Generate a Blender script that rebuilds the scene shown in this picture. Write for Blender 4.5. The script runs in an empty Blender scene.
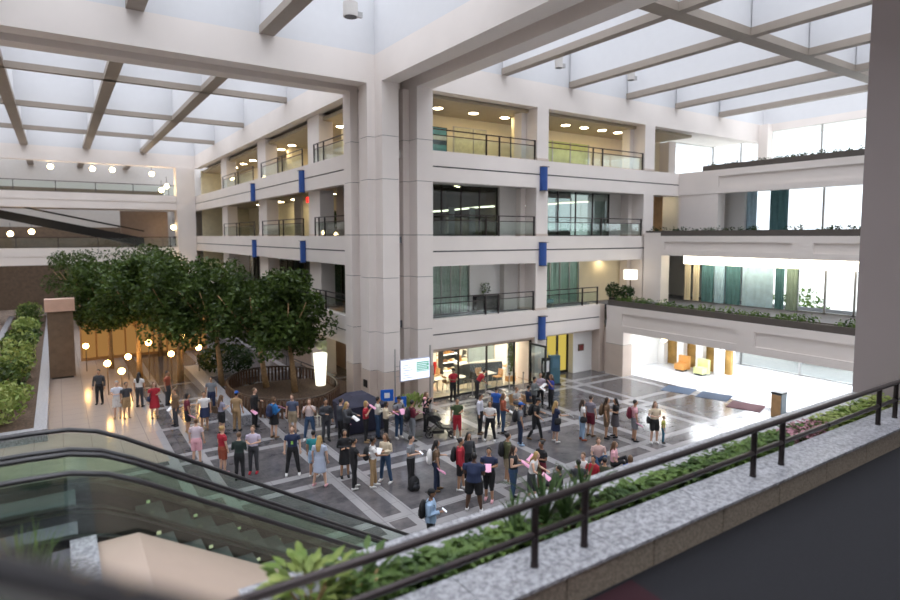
import bpy, math, random
from math import sin, cos, pi, radians, atan, atan2, sqrt, tan
from mathutils import Vector, Matrix
random.seed(7)
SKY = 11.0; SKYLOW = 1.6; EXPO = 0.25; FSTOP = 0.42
S = bpy.context.scene
COL = S.collection
PI = pi

# ------------------------------------------------------------------ materials
def newmat(name):
    m = bpy.data.materials.new(name); m.use_nodes = True
    nt = m.node_tree; nt.nodes.clear()
    out = nt.nodes.new('ShaderNodeOutputMaterial')
    return m, nt, out
def P(name, col, rough=0.6, metal=0.0, var=0.06, scale=3.0, bump=0.0, bscale=60.0, spec=None, coat=0.0):
    """principled material with procedural tone variation"""
    m, nt, out = newmat(name)
    b = nt.nodes.new('ShaderNodeBsdfPrincipled')
    b.inputs['Roughness'].default_value = rough
    b.inputs['Metallic'].default_value = metal
    if spec is not None: b.inputs['Specular IOR Level'].default_value = spec
    if coat: b.inputs['Coat Weight'].default_value = coat
    tc = nt.nodes.new('ShaderNodeTexCoord')
    n = nt.nodes.new('ShaderNodeTexNoise'); n.inputs['Scale'].default_value = scale; n.inputs['Detail'].default_value = 3
    nt.links.new(tc.outputs['Object'], n.inputs['Vector'])
    r = nt.nodes.new('ShaderNodeValToRGB')
    r.color_ramp.elements[0].position = .3; r.color_ramp.elements[1].position = .7
    r.color_ramp.elements[0].color = (*[c*(1-var) for c in col], 1)
    r.color_ramp.elements[1].color = (*[min(1, c*(1+var)) for c in col], 1)
    nt.links.new(n.outputs['Fac'], r.inputs['Fac'])
    nt.links.new(r.outputs['Color'], b.inputs['Base Color'])
    if bump:
        n2 = nt.nodes.new('ShaderNodeTexNoise'); n2.inputs['Scale'].default_value = bscale
        nt.links.new(tc.outputs['Object'], n2.inputs['Vector'])
        bp = nt.nodes.new('ShaderNodeBump'); bp.inputs['Strength'].default_value = bump; bp.inputs['Distance'].default_value = .01
        nt.links.new(n2.outputs['Fac'], bp.inputs['Height']); nt.links.new(bp.outputs['Normal'], b.inputs['Normal'])
    nt.links.new(b.outputs[0], out.inputs[0])
    return m
def speck(name, c1, c2, scale=40, rough=0.35, c3=None):
    m, nt, out = newmat(name)
    b = nt.nodes.new('ShaderNodeBsdfPrincipled'); b.inputs['Roughness'].default_value = rough
    tc = nt.nodes.new('ShaderNodeTexCoord')
    n = nt.nodes.new('ShaderNodeTexNoise'); n.inputs['Scale'].default_value = scale; n.inputs['Detail'].default_value = 6; n.inputs['Roughness'].default_value = .8
    nt.links.new(tc.outputs['Object'], n.inputs['Vector'])
    r = nt.nodes.new('ShaderNodeValToRGB')
    r.color_ramp.elements[0].position = .42; r.color_ramp.elements[1].position = .58
    r.color_ramp.elements[0].color = (*c1, 1); r.color_ramp.elements[1].color = (*c2, 1)
    nt.links.new(n.outputs['Fac'], r.inputs['Fac']); nt.links.new(r.outputs['Color'], b.inputs['Base Color'])
    nt.links.new(b.outputs[0], out.inputs[0])
    return m
def EM(name, col, st):
    m, nt, out = newmat(name)
    e = nt.nodes.new('ShaderNodeEmission'); e.inputs['Color'].default_value = (*col, 1); e.inputs['Strength'].default_value = st
    nt.links.new(e.outputs[0], out.inputs[0]); return m
def GLASS(name, tint=(.85, .93, .9), refl=.08, rough=0.02):
    m, nt, out = newmat(name)
    t = nt.nodes.new('ShaderNodeBsdfTransparent'); t.inputs['Color'].default_value = (*tint, 1)
    g = nt.nodes.new('ShaderNodeBsdfGlossy'); g.inputs['Roughness'].default_value = rough; g.inputs['Color'].default_value = (1, 1, 1, 1)
    lw = nt.nodes.new('ShaderNodeLayerWeight'); lw.inputs['Blend'].default_value = .25
    mp = nt.nodes.new('ShaderNodeMapRange'); mp.inputs['To Min'].default_value = refl*.5; mp.inputs['To Max'].default_value = min(.8, refl*4)
    nt.links.new(lw.outputs['Fresnel'], mp.inputs['Value'])
    mx = nt.nodes.new('ShaderNodeMixShader')
    nt.links.new(mp.outputs[0], mx.inputs[0]); nt.links.new(t.outputs[0], mx.inputs[1]); nt.links.new(g.outputs[0], mx.inputs[2])
    nt.links.new(mx.outputs[0], out.inputs[0]); return m

def LEAF(name, c1, c2):
    m, nt, out = newmat(name)
    b = nt.nodes.new('ShaderNodeBsdfPrincipled'); b.inputs['Roughness'].default_value = .5; b.inputs['Specular IOR Level'].default_value = .3
    tc = nt.nodes.new('ShaderNodeTexCoord')
    n = nt.nodes.new('ShaderNodeTexNoise'); n.inputs['Scale'].default_value = 2.2; n.inputs['Detail'].default_value = 6
    nt.links.new(tc.outputs['Object'], n.inputs['Vector'])
    r = nt.nodes.new('ShaderNodeValToRGB')
    r.color_ramp.elements[0].position = .35; r.color_ramp.elements[1].position = .65
    r.color_ramp.elements[0].color = (*c1, 1); r.color_ramp.elements[1].color = (*c2, 1)
    nt.links.new(n.outputs['Fac'], r.inputs['Fac']); nt.links.new(r.outputs['Color'], b.inputs['Base Color'])
    tr = nt.nodes.new('ShaderNodeBsdfTranslucent'); nt.links.new(r.outputs['Color'], tr.inputs['Color'])
    mx = nt.nodes.new('ShaderNodeMixShader'); mx.inputs[0].default_value = .25
    nt.links.new(b.outputs[0], mx.inputs[1]); nt.links.new(tr.outputs[0], mx.inputs[2])
    nt.links.new(mx.outputs[0], out.inputs[0]); return m

def floor_mat():
    m, nt, out = newmat('polished_granite_paving')
    b = nt.nodes.new('ShaderNodeBsdfPrincipled'); b.inputs['Roughness'].default_value = .16
    geo = nt.nodes.new('ShaderNodeNewGeometry'); sep = nt.nodes.new('ShaderNodeSeparateXYZ')
    nt.links.new(geo.outputs['Position'], sep.inputs[0])
    def mth(op, a, bb=None, c=None):
        n = nt.nodes.new('ShaderNodeMath'); n.operation = op
        for i, v in enumerate((a, bb, c)):
            if v is None: continue
            if isinstance(v, (int, float)): n.inputs[i].default_value = v
            else: nt.links.new(v, n.inputs[i])
        return n.outputs[0]
    def bands(sock, vals, w):
        acc = None
        for v in vals:
            s = mth('COMPARE', sock, v, w)
            acc = s if acc is None else mth('MAXIMUM', acc, s)
        return acc
    bx_ = bands(sep.outputs['X'], [-16.0, -11.9, -10.95, -7.7, -6.75, -3.5, -.35, 3.6, 4.55, 7.9, 8.85, 12.1], .17)
    by_ = bands(sep.outputs['Y'], [-13.7, -10.35, -9.42, -6.0, -5.05, -1.6, -.65, 2.9, 6.4, 7.35, 11.0], .17)
    band = mth('MAXIMUM', bx_, by_)
    # tan walkway on the far left
    walk = mth('LESS_THAN', sep.outputs['X'], -12.0)
    walk = mth('MULTIPLY', walk, mth('GREATER_THAN', sep.outputs['Y'], -1.0))
    n = nt.nodes.new('ShaderNodeTexNoise'); n.inputs['Scale'].default_value = 1.4; n.inputs['Detail'].default_value = 8; n.inputs['Roughness'].default_value = .7
    nt.links.new(geo.outputs['Position'], n.inputs['Vector'])
    r = nt.nodes.new('ShaderNodeValToRGB'); r.color_ramp.elements[0].color = (.065, .062, .068, 1); r.color_ramp.elements[1].color = (.15, .138, .14, 1)
    r.color_ramp.elements[0].position = .35; r.color_ramp.elements[1].position = .7
    nt.links.new(n.outputs['Fac'], r.inputs['Fac'])
    mx = nt.nodes.new('ShaderNodeMix'); mx.data_type = 'RGBA'
    nt.links.new(band, mx.inputs[0]); nt.links.new(r.outputs[0], mx.inputs[6]); mx.inputs[7].default_value = (.29, .28, .285, 1)
    m2 = nt.nodes.new('ShaderNodeMix'); m2.data_type = 'RGBA'
    nt.links.new(walk, m2.inputs[0]); nt.links.new(mx.outputs[2], m2.inputs[6]); m2.inputs[7].default_value = (.36, .29, .245, 1)
    # thin tile joints
    jx = mth('LESS_THAN', mth('FRACT', mth('MULTIPLY', sep.outputs['X'], 1.05)), .018)
    jy = mth('LESS_THAN', mth('FRACT', mth('MULTIPLY', sep.outputs['Y'], 1.05)), .018)
    j = mth('MAXIMUM', jx, jy)
    m3 = nt.nodes.new('ShaderNodeMix'); m3.data_type = 'RGBA'
    nt.links.new(mth('MULTIPLY', j, .5), m3.inputs[0]); nt.links.new(m2.outputs[2], m3.inputs[6]); m3.inputs[7].default_value = (.06, .055, .06, 1)
    nt.links.new(m3.outputs[2], b.inputs['Base Color'])
    nt.links.new(b.outputs[0], out.inputs[0]); return m

STONE = P('warm_stone_panel', (.80, .735, .69), .55, var=.03, scale=.6)
STONE_B = P('tan_stone_base', (.62, .52, .45), .5, var=.05, scale=1.0)
REVEAL = P('dark_reveal', (.05, .05, .05), .7)
RIBM = P('tan_rib_stone', (.34, .29, .245), .6, var=.03)
WELL = P('white_well_plaster', (.70, .70, .715), .8, var=.01)
WALLW = P('cream_wall', (.85, .76, .55), .7, var=.02)
WALLG = P('grey_wall', (.58, .55, .52), .7, var=.02)
WALLP = P('white_wall', (.80, .79, .77), .6, var=.01)
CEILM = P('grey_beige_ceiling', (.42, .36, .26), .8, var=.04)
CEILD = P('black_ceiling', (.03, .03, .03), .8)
BROWN = P('brown_wall', (.13, .09, .06), .6, var=.2)
PLAST = P('beige_cladding', (.43, .33, .265), .55, var=.02)
DMETAL = P('dark_bronze_metal', (.045, .035, .035), .32, .6)
BLACKM = P('black_metal', (.02, .02, .02), .35, .3)
RUBBER = P('black_rubber', (.015, .013, .015), .28)
STEEL = P('brushed_steel', (.45, .44, .43), .3, .9)
BLUE = P('blue_fabric', (.025, .085, .32), .6, var=.1)
BLUEB = P('bright_blue_plastic', (.01, .12, .55), .4)
NAVYF = P('navy_canvas', (.022, .022, .045), .7, var=.2)
FLOORM = floor_mat()
GRAN = speck('grey_speckled_granite', (.17, .17, .185), (.46, .46, .49), 16, .3)
GRANB = speck('brown_speckled_granite', (.17, .14, .11), (.36, .30, .24), 34, .4)
CARP = speck('charcoal_carpet', (.004, .004, .006), (.010, .010, .014), 90, .95)
CARPM = speck('maroon_carpet', (.016, .001, .004), (.03, .002, .008), 90, .95)
CARPG = speck('grey_carpet', (.10, .105, .12), (.17, .17, .19), 90, .95)
SOIL = speck('brown_soil', (.04, .025, .015), (.13, .08, .05), 14, .95)
GLS = GLASS('clear_green_glass', (.92, .97, .95), .07)
GLSD = GLASS('dark_office_glass', (.5, .56, .54), .10)
GLSW = GLASS('window_glass', (.95, .98, 1), .04)
GLSR = GLASS('skylight_glass', (.60, .61, .63), .015)
GLSE = GLASS('escalator_glass', (.88, .94, .90), .10)
CURT = P('sheer_curtain', (.52, .58, .54), .8, var=.12, scale=8)
CURTY = P('yellow_green_curtain', (.62, .66, .30), .8, var=.1)
CURTB = P('pale_blue_curtain', (.45, .62, .70), .8, var=.1)
CURTD = P('teal_curtain', (.10, .22, .23), .8, var=.1)
LAMPW = EM('warm_lamp', (1.0, .80, .50), 26)
LAMPG = EM('pendant_glow', (1.0, .72, .36), 20)
STRIPW = EM('strip_lamp', (1.0, .90, .70), 7)
PANELW = EM('store_light_panel', (1.0, .86, .66), 20)
AMBERL = EM('amber_lamp', (1.0, .55, .16), 30)
AMBERP = EM('amber_lit_panel', (1.0, .50, .15), .28)
YGLOW = EM('yellow_lit_pane', (.80, .62, .13), .62)
SCRW = EM('screen_white', (.80, .86, 1.0), 1.3)
SCRG = EM('screen_green', (.18, .50, .38), .9)
SCRB = EM('screen_blue', (.35, .50, .75), 1.0)
REDL = EM('red_sign_lamp', (1, .03, .02), 2.2)
MENUL = EM('lit_menu_panel', (1.0, .95, .85), 2.6)
WOODL = P('light_wood', (.50, .30, .14), .45, var=.15)
ORANGE = P('orange_vinyl', (.62, .30, .08), .45)
TABLEW = P('white_laminate', (.75, .72, .66), .35)
WHITEP = P('white_paper', (.85, .84, .84), .6, var=.01)
PINKP = P('pink_paper', (.85, .42, .60), .6, var=.02)
BARK = P('pale_bark', (.40, .26, .13), .8, var=.25, scale=8)
LEAFD = LEAF('ficus_leaf', (.020, .040, .008), (.085, .135, .024))
LEAFB = LEAF('ivy_leaf', (.035, .075, .018), (.14, .22, .05))
LEAFS = LEAF('strap_leaf', (.03, .065, .022), (.10, .16, .05))
LEAFY = LEAF('yellow_green_leaf', (.14, .22, .04), (.34, .38, .12))
LEAFH = LEAF('dark_hedge_leaf', (.010, .028, .008), (.03, .07, .015))
PAVE = P('sunlit_paving', (.30, .30, .28), .8)

# ------------------------------------------------------------------ mesh helpers
class MB:
    def __init__(s): s.v = []; s.f = []; s.m = []; s.mi = 0
    def quad(s, a, b, c, d):
        n = len(s.v); s.v += [tuple(a), tuple(b), tuple(c), tuple(d)]; s.f.append((n, n+1, n+2, n+3)); s.m.append(s.mi); return s
    def tri(s, a, b, c):
        n = len(s.v); s.v += [tuple(a), tuple(b), tuple(c)]; s.f.append((n, n+1, n+2)); s.m.append(s.mi); return s
    def hexa(s, p):   # 8 points: bottom 0-3 ccw, top 4-7
        n = len(s.v); s.v += [tuple(q) for q in p]
        for f in ((3, 2, 1, 0), (4, 5, 6, 7), (0, 1, 5, 4), (1, 2, 6, 5), (2, 3, 7, 6), (3, 0, 4, 7)):
            s.f.append(tuple(n+i for i in f)); s.m.append(s.mi)
        return s
    def box(s, x0, x1, y0, y1, z0, z1):
        if x0 > x1: x0, x1 = x1, x0
        if y0 > y1: y0, y1 = y1, y0
        if z0 > z1: z0, z1 = z1, z0
        return s.hexa([(x0, y0, z0), (x1, y0, z0), (x1, y1, z0), (x0, y1, z0), (x0, y0, z1), (x1, y0, z1), (x1, y1, z1), (x0, y1, z1)])
    def rbox(s, c, size, rz=0, rx=0):   # rotated box about centre
        M = Matrix.Translation(c) @ Matrix.Rotation(rz, 4, 'Z') @ Matrix.Rotation(rx, 4, 'X')
        a, b, d = [q/2 for q in size]
        return s.hexa([M @ Vector(p) for p in ((-a, -b, -d), (a, -b, -d), (a, b, -d), (-a, b, -d), (-a, -b, d), (a, -b, d), (a, b, d), (-a, b, d))])
    def tube(s, pts, rad, seg=8, cap=True, up=None, sup=None):
        """pts: points; rad: r or (ra,rb) per point. ra is along side axis, rb along the other"""
        pts = [Vector(p) for p in pts]; n0 = len(s.v)
        if not isinstance(rad, (list,)): rad = [rad]*len(pts)
        for i, p in enumerate(pts):
            if i == 0: t = pts[1]-pts[0]
            elif i == len(pts)-1: t = pts[-1]-pts[-2]
            else: t = (pts[i+1]-pts[i]).normalized()+(pts[i]-pts[i-1]).normalized()
            if t.length < 1e-9: t = Vector((0, 0, 1))
            t.normalize()
            if up is None:
                u = Vector((0, 0, 1)) if abs(t.z) < .9 else Vector((0, 1, 0))
            else: u = Vector(up)
            a = u.cross(t)
            if a.length < 1e-6: a = Vector((1, 0, 0))
            a.normalize(); b = t.cross(a).normalized()
            r = rad[i]; ra, rb = (r, r) if not isinstance(r, tuple) else r
            for k in range(seg):
                th = 2*pi*k/seg
                cx, cy = cos(th), sin(th)
                if sup: cx = math.copysign(abs(cx)**sup, cx); cy = math.copysign(abs(cy)**sup, cy)
                s.v.append(tuple(p + a*(ra*cx) + b*(rb*cy)))
        for i in range(len(pts)-1):
            for k in range(seg):
                k2 = (k+1) % seg
                s.f.append((n0+i*seg+k, n0+i*seg+k2, n0+(i+1)*seg+k2, n0+(i+1)*seg+k)); s.m.append(s.mi)
        if cap:
            s.f.append(tuple(n0+k for k in range(seg))[::-1]); s.m.append(s.mi)
            e = n0+(len(pts)-1)*seg
            s.f.append(tuple(e+k for k in range(seg))); s.m.append(s.mi)
        return s
    def ell(s, c, r, seg=12, rings=8, M=None):
        n0 = len(s.v); c = Vector(c)
        def tr(p):
            p = Vector(p)
            if M is not None: p = M @ p
            return tuple(c+p)
        s.v.append(tr((0, 0, -r[2])))
        for i in range(1, rings):
            ph = -pi/2+pi*i/rings
            for k in range(seg):
                th = 2*pi*k/seg
                s.v.append(tr((r[0]*cos(ph)*cos(th), r[1]*cos(ph)*sin(th), r[2]*sin(ph))))
        s.v.append(tr((0, 0, r[2]))); top = len(s.v)-1
        for k in range(seg):
            k2 = (k+1) % seg
            s.f.append((n0, n0+1+k2, n0+1+k)); s.m.append(s.mi)
            for i in range(rings-2):
                a = n0+1+i*seg
                s.f.append((a+k, a+k2, a+seg+k2, a+seg+k)); s.m.append(s.mi)
            a = n0+1+(rings-2)*seg
            s.f.append((a+k, a+k2, top)); s.m.append(s.mi)
        return s
    def xf(s, M, start=0):
        for i in range(start, len(s.v)): s.v[i] = tuple(M @ Vector(s.v[i]))
        return s
    def build(s, name, mat, parent=None, smooth=False, **kw):
        me = bpy.data.meshes.new(name)
        off = Vector((0, 0, 0))
        if parent is None and s.v:      # put the origin at the base of the thing
            xs = [v[0] for v in s.v]; ys = [v[1] for v in s.v]; zs = [v[2] for v in s.v]
            off = Vector(((min(xs)+max(xs))/2, (min(ys)+max(ys))/2, min(zs)))
        elif parent is not None:
            off = Vector(parent.get('_o', (0, 0, 0)))
        me.from_pydata([(v[0]-off.x, v[1]-off.y, v[2]-off.z) for v in s.v], [], s.f)
        mats = mat if isinstance(mat, (list, tuple)) else [mat]
        for m_ in mats: me.materials.append(m_)
        if len(mats) > 1: me.polygons.foreach_set('material_index', s.m)
        if smooth: me.polygons.foreach_set('use_smooth', [True]*len(me.polygons))
        me.update()
        o = bpy.data.objects.new(name, me); COL.objects.link(o)
        if parent is None: o.location = off
        else: o.parent = parent
        o['_o'] = tuple(off)
        for k, v in kw.items(): o[k] = v
        return o
def E(name, loc, label=None, cat=None, group=None, rz=0.0):
    """empty at the base of a thing; children are given in WORLD coordinates unless local=True"""
    o = bpy.data.objects.new(name, None); COL.objects.link(o); o.location = loc; o.rotation_euler = (0, 0, rz)
    o.empty_display_size = .2
    o['_o'] = tuple(loc) if rz == 0.0 else (0.0, 0.0, 0.0)
    if label: o['label'] = label
    if cat: o['category'] = cat
    if group: o['group'] = group
    return o
def tag(o, label, cat, group=None):
    o['label'] = label; o['category'] = cat
    if group: o['group'] = group
    return o
def struct(name, mb, mat, **kw):
    return mb.build(name, mat, kind='structure', **kw)
def strct_child(mb, name, mat, parent): return mb.build(name, mat, parent)
def dup(root, loc, rz=None, label=None, group=None):
    r = root.copy(); COL.objects.link(r); r.location = loc
    if rz is not None: r.rotation_euler = (0, 0, rz)
    if label: r['label'] = label
    if group: r['group'] = group
    for ch in list(root.children):
        c = ch.copy(); COL.objects.link(c); c.parent = r
        for g in list(ch.children):
            d = g.copy(); COL.objects.link(d); d.parent = c
    return r
# mapped boxes: u along the facade, d into the building
MODE = {'B': lambda u, d: (u, .1+d), 'L': lambda u, d: (-2.9+d, u)}
def fbox(mb, mode, u0, u1, d0, d1, z0, z1, X=None):
    if mode in MODE: a = MODE[mode](u0, d0); b = MODE[mode](u1, d1)
    elif mode == 'R': a = (X+d0, -u0); b = (X+d1, -u1)
    elif mode == 'W': a = (u0, X+d0); b = (u1, X+d1)
    return mb.box(a[0], b[0], a[1], b[1], z0, z1)
def fpt(mode, u, d, z, X=None):
    if mode in MODE: a = MODE[mode](u, d)
    elif mode == 'R': a = (X+d, -u)
    else: a = (u, X+d)
    return (a[0], a[1], z)

# ================================================================== THE SETTING
LV = [0.0, 4.1, 8.2, 12.3]
# ---- ground floor
struct('floor', MB().box(-34, 12.9, -17.9, 62, -.3, 0), FLOORM)
struct('floor_hall', MB().box(12.9, 21, -17.9, 9.7, -.3, 0), P('white_polished_floor', (.72, .74, .78), .12, var=.02))
struct('floor_outside', MB().box(21.05, 130, -60, 70, -.4, -.06).box(7.45, 21, 9.95, 70, -.4, -.06), PAVE)
# ---- main column cluster: three cross shaped piers at the corner of the building
JZ = [0, 1.85, 3.7, 6.25, 8.25, 10.8, 12.75, 15.15]
def stacked(mb, rects, z0=0, z1=15.15, base=True):
    js = [z for z in JZ if z0 < z < z1]
    zs = [z0]+js+[z1]
    for i in range(len(zs)-1):
        a, b = zs[i]+(.012 if i else 0), zs[i+1]-(.012 if i < len(zs)-2 else 0)
        mb.mi = 1 if (base and zs[i+1] <= 1.9) else 0
        for r in rects: mb.box(*r, a, b)
    mb.mi = 2
    for r in rects: mb.box(r[0]+.03, r[1]-.03, r[2]+.03, r[3]-.03, z0+.01, z1-.01)
    mb.mi = 0
    return mb
struct('wall_pier_corner', stacked(MB(), [(-2.7, -1.84, 0, 1.555), (-3.1, -2.7, .7, 1.56)]), [STONE, STONE_B, REVEAL])
struct('wall_pier_right', stacked(MB(), [(-.87, 0, 0, 1.56), (-1.2, -.87, .75, 1.55)]), [STONE, STONE_B, REVEAL])
struct('wall_pier_left', stacked(MB(), [(-3.1, -2.0, 2.54, 3.4), (-2.7, -1.9, 2.1, 2.54)]), [STONE, STONE_B, REVEAL])
struct('wall_pier_core', stacked(MB(), [(-1.84, .3, 1.56, 2.5), (-1.99, .3, 2.5, 4.0)]), [STONE, STONE_B, REVEAL])
# ---- roof beams (double beams crossing over the cluster)
BZ0, BZ1 = 15.15, 16.45
b = MB()
b.box(-2.7, -1.84, -30, 1.56, BZ0, BZ1); b.box(-.87, 0, -30, 1.56, BZ0, BZ1)
b.box(-1.84, -.87, -30, 3.4, 15.75, BZ1)
struct('ceiling_beam_front', b, STONE)
b = MB()
b.box(-32, -2.7, .7, 1.56, BZ0, BZ1); b.box(-32, -2.7, 2.54, 3.4, BZ0, BZ1); b.box(-32, -2.7, 1.56, 2.54, 15.75, BZ1)
b.box(-2.7, 0, 1.56, 3.4, BZ0+.1, BZ1)
struct('ceiling_beam_left', b, STONE)
# ---- skylight wells
b = MB()
WZ = 19.3
lip = MB()
def rib(x0, x1, y0, y1):
    b.box(x0, x1, y0, y1, BZ1+.3, WZ); lip.box(x0-.05, x1+.05, y0-.05, y1+.05, BZ1-.02, BZ1+.3)
# slabs over the double beams
for x in (4.4, 9.2, 14.0, 18.75, 23.6):
    for (ya, yb) in ((-.0, -9.6), (-10.3, -19.6), (-20.3, -30)): rib(x-.16, x+.16, yb, ya)
rib(0, 29.2, -10.25, -9.65); rib(0, 29.2, -20.3, -19.6)
for x in (-7.6, -12.4, -17.2, -22, -26.8):
    rib(x-.25, x+.25, 3.4, 41.9); rib(x-.25, x+.25, -30, .7)
    rib(x-.25, x+.25, 43, 60)
for y in (12.5, 22.5, 32.5): rib(-32, -2.9, y-.12, y+.12)
for y in (-10, -20): rib(-32, -2.7, y-.3, y+.3)
struct('ceiling_skylight_ribs', b, WELL); struct('ceiling_rib_lips', lip, RIBM)
b = MB()
b.box(-2.7, 0, -30, 3.4, BZ1, WZ); b.box(-32, -2.7, .7, 3.4, BZ1, WZ)
b.box(.0, 30, .1, 4, BZ1, WZ); b.box(-2.9, 1, 3.4, 42, BZ1, WZ); b.box(29.2, 29.6, -30, .1, BZ1, WZ)
b.box(1.05, 7.2, 4, 62, 15.9, 16.44); b.box(7.2, 30, 4, 9.7, 15.9, 16.44); b.box(-32, -2.9, 41.9, 43, BZ1, WZ)
struct('ceiling_well_walls', b, WELL)
b = MB().box(-34, 30, -30, 62, WZ, WZ+.03)
struct('window_1', b, GLSR)
b = MB()
for i in range(44): b.box(-32+i*1.4-.03, -32+i*1.4+.03, -30, 60, WZ+.05, WZ+.15)
struct('trim_1', b, STEEL)

# ---- outer shell beyond the view
struct('wall_left', MB().box(-34, -32, -30, 62, 0, 19.3), WALLG)
struct('wall_rear', MB().box(-34, 30, -31, -30, 0, 19.3), WALLG)
struct('wall_far', MB().box(-32, 7.4, 60, 62, 0, 19.3).box(7.2, 7.4, 9.9, 60, 0, 16.4), WALLG)

# ---- balcony fascias
def fascia(name, mode, u0, u1, lv, depth=.45, X=None, low=True):
    m = MB(); z = LV[lv]
    fbox(m, mode, u0, u1, 0, depth, z-.72, z, X)
    if low: fbox(m, mode, u0, u1, 0, depth, z-1.48, z-.79, X)
    m.mi = 1; fbox(m, mode, u0, u1, .07, depth-.02, z-.8, z-.7, X); m.mi = 0
    fbox(m, mode, u0+.001, u1-.001, depth, depth+.5, z-1.3, z-.3, X)
    return struct(name, m, [STONE, REVEAL])
fascia('wall_back_fascia', 'B', 0, 11.9, 1)
fascia('wall_back_fascia', 'B', 0, 16.2, 2)
fascia('wall_back_fascia', 'B', 0, 19.4, 3)
for l in (1, 2, 3): fascia('wall_side_fascia', 'L', 3.4, 42.2, l)
# top edge beam of both facades
m = MB().box(0, 29.2, .1, .7, 15.12, BZ1-.003); m.box(0, 29.2, .7, 4, 15.3, BZ1-.01)
struct('ceiling_edge_beam_back', m, STONE)
m = MB().box(-2.9, -2.3, 3.42, 41.95, 15.12, BZ1-.003); m.box(-2.3, 1.0, 3.42, 41.95, 15.3, BZ1-.01)
struct('ceiling_edge_beam_side', m, STONE)
# facade piers
def pier(mode, u0, u1, d0, d1, z0, z1, X=None):
    m = MB(); fbox(m, mode, u0, u1, d0, d1, z0, z1, X)
    m.mi = 1; fbox(m, mode, u0-.02, u1+.02, d0-.02, d1+.02, z0, z0+.12, X); m.mi = 0
    return struct('wall_facade_pier', m, [STONE, STONE_B])
for l in range(4):
    zt = (LV[l+1]-1.48) if l < 3 else 15.12
    for (a, c) in ((6.72, 7.55), (15.7, 16.65)):
        if l == 0 and a > 12: continue
        pier('B', a, c, .0, .9 if l else 1.4, LV[l], zt)
        if l: pier('B', a-.35, a-.01, .9, 1.5, LV[l], zt)
    for (a, c) in ((8.3, 10.1), (18.6, 20.6), (30.2, 32.2)):
        pier('L', a, c, .45, 1.3, LV[l], zt)
# blue banners (things) on the fascias in front of the piers
def banner(x, y, z0, z1, axis, label):
    m = MB(); r = .2
    n = 9
    for zz in (0,):
        ring = []
        for k in range(n):
            th = pi*k/(n-1)
            ring.append((cos(th)*.22, -.10-sin(th)*.16))
        ring = [(-.22, .0)]+ring[::-1]+[(.22, .0)]
        def tp(p, z):
            if axis == 'B': return (x+p[0], y+p[1], z)
            return (x+p[1], y+p[0], z)
        for i in range(len(ring)-1):
            a, c = ring[i], ring[i+1]
            m.quad(tp(a, z0), tp(c, z0), tp(c, z1), tp(a, z1))
        nb = len(m.v)
        for z in (z0, z1):
            s0 = len(m.v); m.v += [tp(p, z) for p in ring]; m.f.append(tuple(range(s0, s0+len(ring)))); m.m.append(0)
    e = E('banner', (x, y, z0), label, 'banner', 'blue fascia banners')
    m.build('fabric_sleeve', BLUE, e)
    for z in (z0-.03, z1):
        mm = MB()
        if axis == 'B': mm.box(x-.24, x+.24, y-.28, y, z, z+.03)
        else: mm.box(x-.28, x, y-.24, y+.24, z, z+.03)
        mm.build('bracket', DMETAL, e)
fl = {1: 'first', 2: 'second', 3: 'third'}
for l in (1, 2, 3):
    banner(7.15, .09, LV[l]-1.62, LV[l]-.38+.02, 'B', 'blue banner on the %s balcony band right of the big corner column' % {1: 'lowest', 2: 'middle', 3: 'top'}[l])
for yy, w in ((9.7, 'near'), (20.0, 'far')):
    for l in (2, 3):
        banner(-2.91, yy, LV[l]-1.55, LV[l]-.3, 'L', 'narrow blue banner on the %s band of the left facade, %s pier' % ({2: 'middle', 3: 'top'}[l], w))
# blue banner strip on near stone, guard rails --------------------------------
def rail(mode, u0, u1, lv, label, X=None, posts=None, z=None, d=.12):
    z = LV[lv] if z is None else z
    c = fpt(mode, (u0+u1)/2, d, z, X)
    e = E('guard_rail', c, label, 'railing', 'balcony guard rails')
    h = 1.07
    fbox(MB(), mode, u0, u1, d-.03, d+.03, z+h-.05, z+h, X).build('top_rail', DMETAL, e)
    fbox(MB(), mode, u0, u1, d-.02, d+.02, z+h-.32, z+h-.28, X).build('mid_rail', DMETAL, e)
    ps = posts if posts else [u0+.04, u0+3.35, u0+4.2, u1-.04]
    for p in ps:
        if u0 <= p <= u1: fbox(MB(), mode, p-.03, p+.03, d-.035, d+.035, z, z+h-.05, X).build('post', DMETAL, e)
    fbox(MB(), mode, u0+.05, u1-.05, d+.045, d+.057, z+.06, z+h-.33, X).build('glass_panel', GLS, e)
    return e
lvn = {1: 'first-floor', 2: 'second-floor', 3: 'third-floor'}
for l in (1, 2, 3):
    rail('B', .02, 6.7, l, 'dark metal and glass %s railing beside the big corner column' % lvn[l])
    if l == 1: rail('B', 7.57, 11.8, l, 'dark %s railing ending at the planted terrace' % lvn[l], posts=[7.6, 10.5, 11.77])
    else: rail('B', 7.57, 15.68, l, 'dark %s railing right of the blue banner' % lvn[l], posts=[7.6, 11.2, 12.0, 15.64])
    rail('L', 3.45, 8.28, l, 'dark %s railing of the left facade nearest the column' % lvn[l])
    rail('L', 10.12, 18.58, l, 'dark %s railing in the second bay of the left facade' % lvn[l], posts=[10.15, 13.9, 14.8, 18.55])
    rail('L', 20.62, 30.18, l, 'dark %s railing in the third bay of the left facade' % lvn[l], posts=[20.65, 25, 25.9, 30.15])
# ---- interior slabs, ceilings and back walls
for l in (1, 2, 3):
    m = MB(); z = LV[l]
    m.box(-2.4, 7.2, .95, 60, z-.35, z-.02); m.box(7.2, 21, .95, 9.7 if l < 3 else 4.4, z-.35, z-.02)
    if l == 3: m.box(21, 29.5, -17.9, 4.4, z-.35, z-.02)
    # slab beyond the cluster corner
    struct('floor_upper', m, CARPG if l != 3 else WALLG)
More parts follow.
